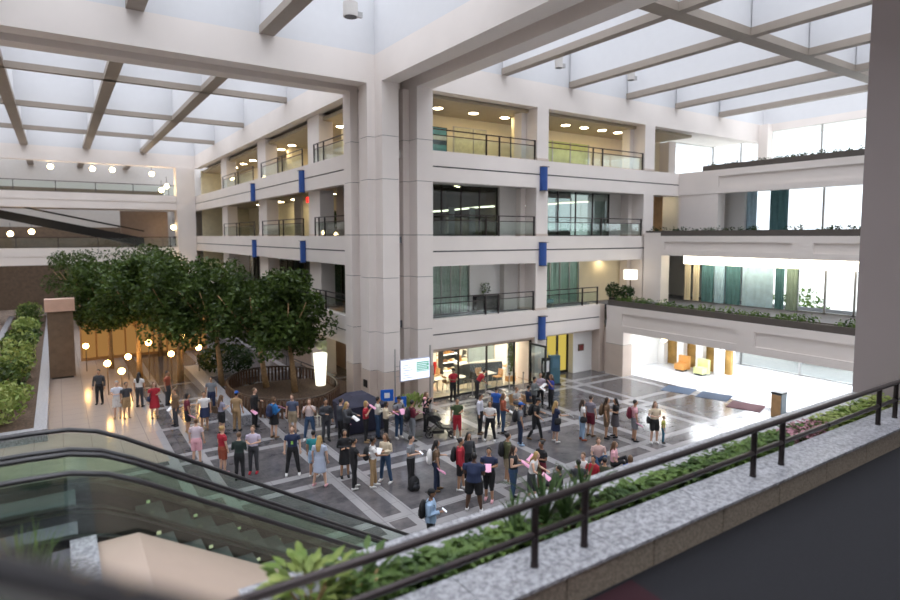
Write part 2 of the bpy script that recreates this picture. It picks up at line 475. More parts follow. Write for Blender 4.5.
# L3 corridor
m = MB(); m.box(0.3, 22.6, 4.2, 4.4, 12.3, 15.3); m.box(1.2, 1.4, 4.4, 42, 12.3, 15.3)
struct('wall_corridor', m, WALLW)
m = MB(); m.box(.3, 21.5, .8, 4.2, 14.95, 15.12); m.box(-2.2, 1.2, 4.0, 42, 14.75, 14.95)
struct('ceiling_corridor', m, CEILM)
m = MB(); m.box(6.74, 7.5, .95, 2.3, 12.3, 14.95); m.box(15.72, 16.6, .95, 1.5, 12.3, 14.95)
m.box(-.3, 1.2, 9.0, 10.1, 12.3, 14.75); m.box(-.3, 1.2, 19.2, 20.4, 12.3, 14.75)
struct('wall_corridor_return', m, WALLW)
# lights
def round_light(x, y, z, r, label, grp):
    e = E('ceiling_light', (x, y, z), label, 'ceiling light', grp)
    MB().tube([(x, y, z-.045), (x, y, z-.001)], [r*1.15, r*1.15], 20).build('trim_ring', STEEL, e)
    MB().tube([(x, y, z-.06), (x, y, z-.046)], [r*.85, r], 20).build('lens', LAMPW, e)
    return e
for i, x in enumerate((2.0, 4.3, 6.5)):
    round_light(x-.1, 2.5, 14.95, .26, 'round warm downlight over the top corridor, %s of the three beside the corner column' % ('leftmost', 'middle', 'rightmost')[i], 'top corridor downlights')
for i, x in enumerate((10.9, 12.5, 14.1, 15.6)):
    round_light(x, 2.2, 14.95, .26, 'round warm downlight over the top corridor, %s of four right of the blue banner pier' % ('first', 'second', 'third', 'fourth')[i], 'top corridor downlights')
for i, y in enumerate((6.2, 9.2, 12.0, 18.0, 20.4, 22.6, 28.2, 31.2, 34.5, 38)):
    round_light(-.7, y, 14.75, .28, 'round warm downlight over the left top corridor, %s counting away from the column' % ['nearest', 'second', 'third', 'fourth', 'fifth', 'sixth', 'seventh', 'eighth', 'ninth', 'tenth'][i], 'left corridor downlights')
# posters and glazed door on the L3 corridor wall
def poster(x0, x1, y, z0, z1, label, stripes):
    e = E('wall_poster', ((x0+x1)/2, y, z0), label, 'poster')
    MB().box(x0, x1, y-.04, y, z0, z1).build('frame', BLACKM, e)
    m = MB(); n = len(stripes); mats = []
    h = (z1-z0-.08)/sum(s[1] for s in stripes); zz = z0+.04
    for i, (c, w) in enumerate(stripes):
        m.mi = i; m.box(x0+.04, x1-.04, y-.05, y-.041, zz, zz+h*w); zz += h*w
        mats.append(P('poster_tone_%d' % i, c, .5, var=.15, scale=6))
    m.build('printed_sheet', mats, e)
poster(2.0, 3.55, 4.19, 12.75, 14.3, 'framed teal and blue poster on the top corridor wall nearest the column', [((.10, .30, .36), 1.2), ((.05, .09, .15), .6), ((.55, .60, .60), .5), ((.12, .35, .42), 1)])
poster(8.2, 8.95, 4.19, 12.75, 14.25, 'narrow framed blue poster on the top corridor wall by the blue banner', [((.03, .10, .30), 1.0), ((.40, .52, .60), 1.2), ((.08, .20, .28), 1)])
e = E('glazed_panel_door', (4.9, 4.19, 12.3), 'tall glazed door with pale etched panel on the top corridor wall between two posters', 'door')
MB().box(3.98, 6.35, 4.14, 4.19, 12.3, 14.45).build('frame', WALLG, e)
MB().box(4.05, 6.28, 4.12, 4.139, 12.35, 14.38).build('etched_glass', P('etched_cream_glass', (.70, .68, .48), .25, var=.12, scale=5), e)
MB().box(5.35, 5.4, 4.09, 4.12, 12.35, 14.38).build('mullion', STEEL, e)
# second bay L3: green-yellow glazed screen
e = E('glazed_screen', (12, 4.19, 12.3), 'wide yellow-green glazed screen on the top corridor wall right of the blue banner', 'glass screen')
MB().box(10.0, 15.0, 4.12, 4.19, 12.3, 14.3).build('tinted_glass', P('lime_glass', (.55, .62, .26), .2, var=.15, scale=2), e)
for x in (10.0, 11.6, 13.2, 14.9): MB().box(x, x+.07, 4.07, 4.119, 12.3, 14.3).build('mullion', STEEL, e)

# ---- L2 glazed offices (dark)
def glazing(name, mode, u0, u1, d, z0, z1, step, glass, X=None, frame=DMETAL, fw=.06):
    g = MB(); fbox(g, mode, u0, u1, d, d+.02, z0, z1, X)
    o = struct(name, g, glass)
    f = MB(); n = max(1, int(round((u1-u0)/step)))
    for i in range(n+1):
        u = u0+(u1-u0)*i/n
        fbox(f, mode, u-fw/2, u+fw/2, d-.03, d+.05, z0, z1, X)
    fbox(f, mode, u0, u1, d-.03, d+.05, z1-fw, z1, X); fbox(f, mode, u0, u1, d-.03, d+.05, z0, z0+fw, X)
    f.build('mullions', frame, o)
    return o
glazing('window_2', 'B', .3, 5.2, 1.5, 8.2, 11.05, 1.25, GLSD)
m = MB(); fbox(m, 'B', 5.2, 6.4, 1.3, 1.7, 8.2, 11.05); fbox(m, 'B', .3, 6.7, 1.3, 1.8, 11.05, 11.5)
fbox(m, 'B', 7.5, 8.3, 1.3, 1.7, 8.2, 11.05); fbox(m, 'B', 7.5, 15.7, 1.3, 1.8, 11.05, 11.5); fbox(m, 'B', 14.2, 15.7, 1.5, 1.9, 8.2, 11.05)
fbox(m, 'B', 0, 19.2, .95, 1.8, 10.85, 11.05)
struct('wall_second_floor', m, WALLG)
glazing('window_3', 'B', 8.3, 14.2, 1.5, 8.2, 11.05, 1.5, GLSD)
m = MB(); m.box(.3, 7.9, 9.5, 9.8, 8.2, 12); m.box(.3, .5, 4, 9.5, 8.2, 12); m.box(7.0, 7.2, 2.2, 9.5, 8.2, 11.9)
struct('wall_office_back', m, P('office_taupe', (.26, .20, .15), .6, var=.2, scale=1.2))
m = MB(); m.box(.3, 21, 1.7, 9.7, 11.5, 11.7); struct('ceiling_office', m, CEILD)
# curved light coves on the office ceilings
def cove(pts, w, label):
    e = E('linear_ceiling_lamp', pts[0], label, 'ceiling light')
    MB().tube([Vector(p) for p in pts], [(w, .05)]*len(pts), 6).build('diffuser', STRIPW, e)
    MB().tube([Vector(p)+Vector((0, 0, .06)) for p in pts], [(w*1.1, .03)]*len(pts), 6).build('housing', STEEL, e)
cove([(1.5, 5.4, 9.5), (3.6, 4.6, 9.65), (5.8, 4.2, 9.9), (6.9, 4.1, 9.98)], .12, 'long curved warm lamp under the dark office ceiling beside the corner column')
cove([(7.8, 4.6, 9.95), (10, 4.2, 10.12), (12.5, 4.0, 10.35), (14.5, 4.2, 10.5), (15.0, 4.2, 10.52)], .14, 'long curved warm lamp in the bright second-floor office right of the banner')
for i, (x, y) in enumerate(((3.4, 3.0), (3.75, 3.3), (6.2, 2.9))):
    round_light(x, y, 11.0, .12, 'small round lamp in the dark second-floor office ceiling, %s' % ('left of a close pair', 'right of a close pair', 'alone near the grey pier')[i], 'office spot lamps')
def simple_thing(name, label, cat, parts, loc, group=None):
    e = E(name, loc, label, cat, group)
    for (pn, mb, mt) in parts: mb.build(pn, mt, e, smooth=False)
    return e
# reception counter + plants + columns inside the dark office
simple_thing('reception_counter', 'pale reception counter behind the dark second-floor glazing', 'counter', [('body', MB().box(3.6, 5.6, 3.6, 4.2, 8.2, 9.2), WALLW), ('worktop', MB().box(3.55, 5.65, 3.55, 4.25, 9.2, 9.26), TABLEW)], (4.6, 3.9, 8.2))
simple_thing('display_cabinet', 'warm lit cabinet behind the second-floor glazing left of the counter', 'cabinet', [('body', MB().box(.9, 1.6, 3.2, 3.6, 8.2, 9.9), WALLW), ('lit_shelf', MB().box(.95, 1.55, 3.17, 3.199, 8.9, 9.7), YGLOW)], (1.25, 3.4, 8.2))
for i, x in enumerate((2.9, 4.3)):
    simple_thing('roller_sign', 'slim white standing sign behind the second-floor glazing, %s' % ('left one', 'right one')[i], 'sign', [('panel', MB().box(x, x+.4, 3.0, 3.03, 8.3, 9.8), WHITEP), ('foot', MB().box(x-.05, x+.45, 2.92, 3.11, 8.2, 8.3), STEEL)], (x+.2, 3.0, 8.2))
# exterior windows at the end of the second-bay office
glazing('window_4', 'B', 7.9, 18.9, 9.5, 8.6, 11.2, 1.5, GLSW)
# shell above/below those windows
m = MB(); fbox(m, 'B', 7.9, 18.9, 9.5, 9.7, 8.2, 8.6); fbox(m, 'B', 7.9, 18.9, 9.5, 9.7, 11.2, 12.0)
struct('wall_office_window', m, WALLG)
# ---- L1: curtained glazing
glazing('window_5', 'B', .3, 3.3, 1.5, 4.1, 6.95, .55, GLS, frame=STEEL, fw=.035)
m = MB()
for i in range(60):   # folded curtain
    x0 = .3+i*.05; d0 = 1.62+.04*sin(i*1.9); d1 = 1.62+.04*sin((i+1)*1.9)
    m.quad((x0, .1+d0, 4.12), (x0+.05, .1+d1, 4.12), (x0+.05, .1+d1, 6.9), (x0, .1+d0, 6.9))
o = m.build('curtain', CURT); tag(o, 'grey-green sheer curtain behind the first-floor glass beside the corner column', 'curtain')
m = MB(); fbox(m, 'B', 3.35, 5.4, 1.5, 1.6, 4.1, 6.95); struct('wall_first_floor_white', m, WALLP)
m = MB(); fbox(m, 'B', 5.4, 6.4, 1.1, 1.6, 4.1, 6.95); fbox(m, 'B', .3, 6.7, 1.3, 1.9, 6.95, 7.5); fbox(m, 'B', 0, 11.9, .95, 1.6, 6.75, 6.95)
struct('wall_first_floor', m, WALLG)
e = E('credenza', (4.3, 1.35, 4.1), 'low dark credenza behind the first-floor railing below the white wall', 'cabinet')
MB().box(3.5, 5.1, 1.2, 1.55, 4.2, 4.95).build('body', BLACKM, e)
MB().box(3.55, 3.6, 1.25, 1.3, 4.1, 4.2).build('leg', STEEL, e); MB().box(5.0, 5.05, 1.25, 1.3, 4.1, 4.2).build('leg', STEEL, e)
e = E('orchid_pot', (4.2, 1.35, 4.95), 'small dark-leaved potted plant with yellow flowers on the dark credenza', 'potted plant')
MB().tube([(4.2, 1.35, 4.95), (4.2, 1.35, 5.12)], [.08, .11], 12).build('pot', WHITEP, e)
m = MB()
for i in range(90):
    a = random.uniform(0, 6.28); r = random.uniform(.02, .34); z = random.uniform(5.1, 5.65)
    p = Vector((4.2+r*cos(a), 1.35+r*sin(a)*.5, z)); q = Vector((random.uniform(-.07, .07), random.uniform(-.05, .05), random.uniform(-.06, .06)))
    w = Vector((random.uniform(-.05, .05), .02, random.uniform(-.05, .05)))
    m.mi = 1 if i % 3 == 0 else 0
    m.quad(p-q, p+w, p+q, p-w)
m.build('leaves', [LEAFH, LEAFY], e)
# bay 2, level 1
glazing('window_6', 'B', 7.6, 11.6, 1.5, 4.1, 6.95, .8, GLS, frame=STEEL, fw=.04)
m = MB()
for i in range(100):
    x0 = 7.6+i*.04; d0 = 1.62+.03*sin(i*1.7); d1 = 1.62+.03*sin((i+1)*1.7)
    m.mi = 0 if i < 30 else 1
    m.quad((x0, .1+d0, 4.12), (x0+.04, .1+d1, 4.12), (x0+.04, .1+d1, 6.9), (x0, .1+d0, 6.9))
o = m.build('curtain', [P('pale_green_sheer', (.66, .74, .60), .8), P('mint_sheer', (.52, .66, .58), .8)]); tag(o, 'pale mint sheer curtain behind the first-floor glass right of the blue banner', 'curtain')
m = MB(); m.box(11.6, 17.9, 1.7, 1.9, 4.1, 6.9); struct('wall_terrace_back', m, WALLW)
m = MB(); m.box(7.5, 20, .95, 12, 6.9, 7.1); struct('ceiling_first_floor', m, CEILM)
e = E('lounge_chair', (8.3, 1.0, 4.1), 'dark green lounge chair behind the first-floor railing at the blue banner', 'chair')
MB().box(7.9, 8.7, .75, 1.4, 4.35, 4.55).build('seat', CURTD, e); MB().box(7.9, 8.7, 1.4, 1.5, 4.35, 5.2).build('backrest', CURTD, e)
for (x, y) in ((7.95, .8), (8.65, .8), (7.95, 1.4), (8.65, 1.4)): MB().box(x-.02, x+.02, y-.02, y+.02, 4.1, 4.35).build('leg', STEEL, e)

# ---- left facade interiors
m = MB(); m.box(.2, .4, 4.2, 8.6, 8.2, 11.2); m.box(.2, .4, 19.0, 20.4, 8.2, 11.2); m.box(.2, .4, 4.1, 42, 4.1, 7.0); m.box(-.6, .4, 8.9, 10.3, 8.2, 11.2)
struct('wall_side_inner', m, WALLG)
m = MB(); m.box(2.5, 2.7, 9.8, 60, 8.2, 12); m.box(-2.3, 2.6, 41.8, 42.0, 4.1, 15); struct('wall_side_cream', m, P('bright_cream_wall', (.85, .78, .55), .7))
glazing('window_7', 'L', 4.2, 8.2, 2.0, 8.2, 10.9, 1.3, GLSD)
glazing('window_8', 'L', 4.2, 30, 2.2, 4.1, 6.9, 1.3, GLSD)
m = MB(); m.box(-2.2, 4, 4.05, 60, 11.2, 11.4); struct('ceiling_side_second', m, CEILM)
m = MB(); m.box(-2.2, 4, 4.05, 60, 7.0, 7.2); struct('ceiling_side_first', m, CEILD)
for i, (x, y) in enumerate(((1.2, 12.0), (1.2, 15.5), (1.2, 23), (1.2, 27), (1.2, 33))):
    round_light(x, y, 11.2, .35, 'broad warm ceiling lamp in the second-floor room of the left facade, %s from the column' % ('first', 'second', 'third', 'fourth', 'fifth')[i], 'left second-floor lamps')
e = E('exit_sign', (-1.5, 12.6, 10.4), 'small glowing red sign hanging at the left second-floor balcony', 'sign')
MB().box(-1.55, -1.5, 12.2, 13.0, 10.35, 10.7).build('lit_face', REDL, e); MB().box(-1.54, -1.5, 12.55, 12.6, 10.7, 11.2).build('hanger', STEEL, e)
e = E('potted_shrub', (.4, 13, 8.2), 'dark potted shrub in the second-floor room of the left facade', 'potted plant')
MB().tube([(.4, 13.2, 8.2), (.4, 13.2, 8.7)], [.2, .28], 12).build('pot', WALLG, e)
def leafblob(m, c, r, n, s, flat=0.0, shell=.0):
    for _ in range(n):
        while True:
            p = Vector((random.uniform(-1, 1), random.uniform(-1, 1), random.uniform(-1, 1)))
            if shell < p.length <= 1: break
        q = Vector((c[0]+p.x*r[0], c[1]+p.y*r[1], c[2]+p.z*r[2]))
        a = Vector((random.gauss(0, 1), random.gauss(0, 1), random.gauss(0, 1)*(1-flat))).normalized()
        b_ = a.cross(Vector((random.gauss(0, 1), random.gauss(0, 1), random.gauss(0, 1)))).normalized()
        L = s*random.uniform(.7, 1.3); W = L*.5
        m.quad(q-a*L*.5, q+b_*W*.5, q+a*L*.5, q-b_*W*.5)
    return m
leafblob(MB(), (.4, 13.2, 9.3), (.5, .5, .6), 300, .2).build('foliage', LEAFH, e)

for i, (x, l) in enumerate(((1.6, 1), (3.9, 1), (5.9, 1), (8.8, 1), (10.8, 1), (13.5, 1), (1.6, 2), (4.0, 2), (6.0, 2), (9.0, 2), (12.0, 2), (14.6, 2))):  # lamps tucked behind the fascias, added to brighten the balcony walls
    round_light(x, 1.32, LV[l+1]-1.362, .2, 'small round downlight added to brighten the %s balcony, %s from the column' % (('first-floor', 'second-floor')[l-1], ('first', 'second', 'third', 'fourth', 'fifth', 'sixth')[i % 6]), 'added balcony fill lights')

HALLFILL = EM('hall_fill_light', (.92, .96, 1.0), 16)  # fill glow for the added panels over the hall floor
# ================================================================== GROUND FLOOR STORE (behind the front glass)
m = MB(); m.box(-1.8, .3, 4.05, 4.3, 0, 3.7); m.box(.3, 21, 9.7, 9.95, 0, 8.2); m.box(.3, .5, 2.5, 9.7, 0, 3.7); m.box(7.6, 7.8, 1.7, 9.7, 0, 3.7)
m.box(10.3, 11.9, .7, 1.1, 0, 3.7); m.box(6.75, 7.6, 1.5, 1.7, 0, 3.7)
struct('wall_store', m, WALLP)
struct('ceiling_store', MB().box(.3, 12.9, .6, 9.7, 3.3, 3.45), WALLP)
struct('floor_store', MB().box(.3, 7.6, .45, 9.7, .0, .02), P('cream_store_floor', (.62, .54, .42), .25, var=.04))
m = MB(); m.box(0, 11.9, .55, 1.1, 2.45, 3.3); m.box(0, 6.72, .3, .55, 2.45, 2.62)
struct('trim_2', m, STONE_B)
for i, (x, y) in enumerate(((1.6, 2.2), (4.6, 2.2), (1.6, 5.2), (4.6, 5.2), (3.1, 8.0), (6.4, 4), (6.4, 7.8))):
    e = E('ceiling_panel_light', (x, y, 3.3), 'square bright ceiling light panel inside the ground-floor cafe', 'ceiling light', 'cafe ceiling panels')
    MB().box(x-.6, x+.6, y-.6, y+.6, 3.24, 3.299).build('frame', STEEL, e)
    MB().box(x-.56, x+.56, y-.56, y+.56, 3.225, 3.239).build('diffuser', PANELW, e)
o = struct('window_9', MB().box(.05, 5.5, .42, .44, .0, 2.45), GLASS('shopfront_glass', (.97, 1, .98), .05))
f = MB()
for x in (.05, 1.78, 3.6, 5.5): f.box(x-.035, x+.035, .38, .48, 0, 2.45)
f.box(.05, 6.75, .38, .48, 2.4, 2.46); f.box(.05, 5.5, .38, .48, 0, .08); f.box(6.6, 6.75, .38, .48, 0, 2.45)
f.build('mullions', BLACKM, o)
# open folding glass door
e = E('folding_glass_door', (6.55, -.3, 0), 'open black-framed glass door leaf standing out from the cafe front', 'door')
m = MB(); m.box(6.5, 6.58, -1.0, .36, 2.2, 2.3); m.box(6.5, 6.58, -1.0, .36, .02, .14); m.box(6.5, 6.58, -1.0, -.9, .02, 2.3); m.box(6.5, 6.58, .26, .36, .02, 2.3)
m.build('frame', BLACKM, e); MB().box(6.53, 6.545, -.9, .26, .14, 2.2).build('pane', GLS, e); MB().box(6.46, 6.5, -.85, -.8, .9, 1.3).build('handle', STEEL, e)
# mural / green wall strip and blue glass screen inside
e = E('living_wall_panel', (5.95, 1.2, 0), 'tall narrow panel of green leaves at the cafe entrance', 'plant')
MB().box(5.75, 6.15, 1.3, 1.36, .3, 2.4).build('backing', WALLP, e)
leafblob(MB(), (5.95, 1.27, 1.4), (.2, .07, 1.05), 500, .13).build('foliage', LEAFY, e)
MB().box(5.7, 6.2, 1.1, 1.45, .02, .3).build('orange_trough', ORANGE, e)
e = E('glass_screen', (4.6, 1.8, 0), 'big pale blue glass screen above the dark cafe counter', 'glass screen')
MB().box(3.7, 5.6, 2.3, 2.34, 1.15, 2.5).build('pane', P('pale_blue_screen', (.55, .66, .70), .15, var=.1, scale=2), e)
for x in (3.7, 5.55): MB().box(x, x+.05, 2.28, 2.36, .02, 2.5).build('post', STEEL, e)
m = MB()
pts = [(3.0, 2.1), (3.3, 2.2), (3.8, 2.2), (4.7, 1.9), (5.7, 1.7)]
e = E('cafe_counter', (4.0, 1.9, 0), 'long curved charcoal counter behind the shopfront glass', 'counter')
for i in range(len(pts)-1):
    (x0, y0), (x1, y1) = pts[i], pts[i+1]
    m.hexa([(x0, y0, .02), (x1, y1, .02), (x1, y1+.5, .02), (x0, y0+.5, .02), (x0, y0, 1.1), (x1, y1, 1.1), (x1, y1+.5, 1.1), (x0, y0+.5, 1.1)])
m.build('front', P('charcoal_panel', (.07, .085, .095), .4), e)
m = MB()
for i in range(len(pts)-1):
    (x0, y0), (x1, y1) = pts[i], pts[i+1]
    m.hexa([(x0, y0-.06, 1.1), (x1, y1-.06, 1.1), (x1, y1+.55, 1.1), (x0, y0+.55, 1.1), (x0, y0-.06, 1.15), (x1, y1-.06, 1.15), (x1, y1+.55, 1.15), (x0, y0+.55, 1.15)])
m.build('worktop', TABLEW, e)
# display case with lit shelves
def shelf_unit(x0, x1, y0, y1, h, label, shelfmat, n=4):
    e = E('display_case', ((x0+x1)/2, (y0+y1)/2, .02), label, 'display case')
    m = MB(); m.box(x0, x1, y1-.05, y1, .02, h); m.box(x0, x0+.05, y0, y1, .02, h); m.box(x1-.05, x1, y0, y1, .02, h); m.box(x0, x1, y0, y1, h-.05, h); m.build('case', BLACKM, e)
    for i in range(n):
        z = .15+i*(h-.25)/n
        MB().box(x0+.05, x1-.05, y0+.05, y1-.05, z, z+.04).build('shelf', shelfmat, e)
    m = MB()
    for i in range(n):
        z = .19+i*(h-.25)/n
        for k in range(int((x1-x0-.2)/.18)):
            m.mi = random.randrange(3); m.box(x0+.1+k*.18, x0+.22+k*.18, y0+.1, y0+.3, z, z+random.uniform(.08, .2))
    return e, m
e, m = shelf_unit(3.6, 4.8, 4.7, 5.2, 2.2, 'tall lit pastry case with yellow shelves behind the shopfront glass', MENUL)
m.build('goods', [ORANGE, WALLW, P('brown_goods', (.3, .14, .06), .6)], e)['kind'] = 'stuff'
e, m = shelf_unit(1.9, 2.6, 5.0, 5.5, 2.1, 'drinks cooler with pale blue shelves at the left of the cafe', SCRB)
m.build('goods', [BLUEB, WHITEP, P('red_goods', (.6, .03, .03), .5)], e)['kind'] = 'stuff'
e = E('display_box', (2.9, 4.6, 0), 'small red standing display box beside the drinks cooler', 'display box')
MB().box(2.75, 3.05, 4.5, 4.8, .02, 1.7).build('body', P('red_panel', (.55, .02, .02), .5), e); MB().box(2.78, 3.02, 4.48, 4.499, .9, 1.5).build('white_panel', WHITEP, e)
e = E('menu_stand', (.45, .9, 0), 'narrow black-framed menu stand just inside the cafe glass by the column', 'sign')
MB().box(.3, .62, .9, .93, .7, 1.65).build('frame', BLACKM, e)
for z in (.75, 1.22): MB().box(.33, .59, .888, .899, z, z+.38).build('card', WHITEP, e)
MB().box(.44, .48, .9, .93, .02, .7).build('post', BLACKM, e)
# tables and chairs
def cafe_table(x, y, label, round_=False):
    e = E('cafe_table', (x, y, .02), label, 'table', 'cafe tables')
    m = MB()
    if round_: m.tube([(x, y, .72), (x, y, .75)], [.38, .38], 20)
    else: m.box(x-.35, x+.35, y-.35, y+.35, .72, .755)
    m.build('tabletop', TABLEW, e)
    MB().tube([(x, y, .04), (x, y, .72)], .03, 8).build('column', STEEL, e)
    MB().tube([(x, y, .02), (x, y, .04)], .22, 16).build('base_plate', STEEL, e)
    return e
def cafe_chair(x, y, rz, mat, label, first=[None]):
    e = E('cafe_chair', (x, y, .02), label, 'chair', 'cafe chairs', rz=rz if rz else .0001)
    MB().box(-.21, .21, -.21, .21, .43, .47).build('seat', mat, e)
    m = MB()
    for i in range(6):
        a0 = -.21+.07*i; yb = lambda t: -.21-.03*(1-(t/.21)**2)
        m.hexa([(a0, yb(a0)-.02, .47), (a0+.07, yb(a0+.07)-.02, .47), (a0+.07, yb(a0+.07), .47), (a0, yb(a0), .47), (a0, yb(a0)-.07, .84), (a0+.07, yb(a0+.07)-.07, .84), (a0+.07, yb(a0+.07)-.05, .84), (a0, yb(a0)-.05, .84)])
    m.build('backrest', mat, e)
    for sx in (-.18, .18):
        for sy in (-.18, .18):
            MB().tube([(sx, sy, .43), (sx*1.15, sy*1.15, 0)], .013, 6).build('leg', STEEL, e)
    return e
tb = [(1.2, 1.5), (2.4, 1.3), (4.2, 1.1), (1.4, 3.2), (4.3, 5.9), (5.2, 3.6), (2.4, 6.6), (5.6, 6.6), (6.3, 2.9), (6.2, 5.4), (1.3, 7.6), (3.6, 7.9)]
where = ['by the glass beside the corner column', 'by the glass before the charcoal counter', 'by the glass below the pale blue screen', 'in front of the drinks cooler', 'behind the pastry case', 'behind the pale blue glass screen',
         'behind the drinks cooler', 'right of the pastry case', 'just inside the open door', 'deep inside behind the open door', 'near the back wall at the left', 'near the back wall in the centre']
for i, (x, y) in enumerate(tb):
    cafe_table(x, y, ('round' if i % 3 == 1 else 'square')+' cream cafe table '+where[i], i % 3 == 1)
    for k, (dx, dy, rz) in enumerate(((-.6, .1, -pi/2), (.62, -.05, pi/2), (0, .62, pi))):
        if k == 2 and i % 2: continue
        mt, cn = ((ORANGE, 'tan'), (WOODL, 'light wood'), (BLACKM, 'black'))[(i+k) % 3]
        cafe_chair(x+dx, y+dy, rz, mt, '%s chair %s the %s table %s' % (cn, ('left of', 'right of', 'behind')[k], 'round' if i % 3 == 1 else 'square', where[i]))
# queue posts near the shop front
for i, (x, y) in enumerate(((1.1, .0), (2.2, -.25), (3.0, -.3), (4.4, -.5), (5.2, -.7))):
    e = E('queue_post', (x, y, 0), 'slim steel queue post in front of the shopfront glass, %s from the column' % ('first', 'second', 'third', 'fourth', 'fifth')[i], 'post', 'queue posts')
    MB().tube([(x, y, .03), (x, y, .98)], .03, 10).build('post', STEEL, e)
    MB().tube([(x, y, 0), (x, y, .03)], .17, 18).build('base', STEEL, e)
    MB().tube([(x, y, .95), (x, y, 1.0)], .04, 10).build('cap', BLACKM, e)
# kiosks by the door
e = E('menu_board', (6.95, -.6, 0), 'black standing menu board beside the open glass door', 'sign')
MB().rbox(Vector((6.85, -.65, .82)), (.5, .08, 1.5), -.4).build('board', BLACKM, e); MB().rbox(Vector((6.83, -.70, 1.1)), (.34, .02, .6), -.4).build('white_sheet', WHITEP, e); MB().rbox(Vector((6.85, -.65, .04)), (.55, .4, .07), -.4).build('base', BLACKM, e)
e = E('information_kiosk', (7.55, -.7, 0), 'dark teal standing kiosk in front of the yellow doors', 'kiosk')
MB().rbox(Vector((7.5, -.6, .85)), (.62, .3, 1.55), -.3).build('body', P('teal_panel', (.05, .13, .17), .35), e); MB().rbox(Vector((7.46, -.77, 1.2)), (.4, .02, .5), -.3).build('screen', P('dark_screen', (.10, .2, .26), .2), e); MB().rbox(Vector((7.5, -.6, .04)), (.7, .45, .08), -.3).build('base', BLACKM, e)
# yellow lit doors
e = E('door_1', (9, 1.3, 0)); e['kind'] = 'structure'
m = MB()
for x in (7.65, 8.55, 9.45, 10.3): m.box(x-.07, x+.07, 1.15, 1.3, 0, 2.75)
m.box(7.6, 10.35, 1.15, 1.3, 2.62, 2.8); m.box(7.6, 10.35, 1.15, 1.3, 0, .14); m.build('door_frame', BLACKM, e)
for x in (7.72, 8.62, 9.52): MB().box(x, x+.76, 1.22, 1.24, .14, 2.62).build('lit_glass', YGLOW, e)
for x in (8.68, 9.4): MB().tube([(x, 1.12, .8), (x, 1.12, 1.4)], .02, 8).build('door_handle', STEEL, e)
e = E('wall_sign', (10.9, .68, 1.35), 'small dark square sign on the stone wall right of the yellow doors', 'sign')
MB().box(10.7, 11.15, .64, .7, 1.3, 1.7).build('plate', BROWN, e); MB().box(10.76, 11.09, .63, .639, 1.36, 1.64).build('face', P('dark_red_face', (.22, .03, .03), .5), e)

# ================================================================== RIGHT WING
R1, R2, R3 = 12.0, 15.7, 19.2
def rwf(name, X, y0, y1, z0, z1, groove=None):
    m = MB(); m.box(X, X+.45, y0, y1, z0, z1)
    m.box(X-.06, X, y0, y1, z1-.14, z1); m.box(X-.05, X, y0, y1, z0, z0+.3)
    return struct(name, m, STONE)
m = MB(); m.box(R1, R1+.5, -18, -.3, 2.62, 3.0); m.box(R1, R1+.5, -18, -.3, 3.7, 4.1); m.box(R1+.08, R1+.5, -18, -.3, 3.0, 3.7)
for y in (-1.5, -9.3, -16.8): m.box(R1+.001, R1+.1, y, y+1.15 if y > -2 else y+.9, 3.0, 3.7)
struct('wall_right_fascia', m, STONE)
struct('wall_right_pier', stacked(MB(), [(R1+.0, R1+.8, -1.6, -.3)], 0, 2.62), [STONE, STONE_B, REVEAL])
m = MB(); m.box(R1-.1, R1+.3, .1, 1.2, 0, 4.1); m.box(R1+.3, R1+.9, -.29, 1.19, 0, 2.7); struct('wall_right_corner', m, STONE_B)
m = MB(); m.box(R2, R2+.5, -18, 0, 7.02, 7.35); m.box(R2, R2+.5, -18, 0, 7.85, 8.2); m.box(R2+.08, R2+.5, -18, 0, 7.35, 7.85); m.box(R2, R2+.1, -1.5, 0, 7.35, 7.85); m.box(R2, R2+.1, -10, -9, 7.35, 7.85)
struct('wall_right_fascia', m, STONE)
m = MB(); m.box(R3, R3+.5, -18, -2.72, 10.84, 11.2); m.box(R3, R3+.5, -18, -2.72, 11.9, 12.3); m.box(R3+.08, R3+.5, -18, -2.72, 11.2, 11.9); m.box(R3, R3+.5, -2.72, .09, 10.84, 12.3)
struct('wall_right_fascia', m, STONE)
m = MB(); m.box(29.2, 29.7, -30, .1, 15.95, BZ1); struct('ceiling_edge_beam_right', m, STONE)
m = MB(); m.box(R2, R2+.8, -1.3, 0, 4.1, 7.02); m.box(R2, R2+.5, -1.2, 0, 8.2, 8.4)
m.box(R3+.02, R3+.8, -2.7, -1.6, 8.2, 10.83); m.box(28.6, 29.3, -.6, .1, 12.3, 16.4); m.box(22.6, 23.4, 3.4, 4.2, 12.3, 15.1); m.box(R3+.05, R3+.8, -1.59, .08, 8.2, 10.83)
struct('wall_right_pier', m, STONE)
# slabs
struct('floor_right', MB().box(R1+.5, 21, -18, .95, 3.75, 4.08).box(R2+.5, 23, -18, .95, 7.85, 8.18).box(R3+.5, 23, -18, .95, 11.95, 12.28).box(16.6, 23, .95, 4.4, 11.95, 12.25), CARPG)
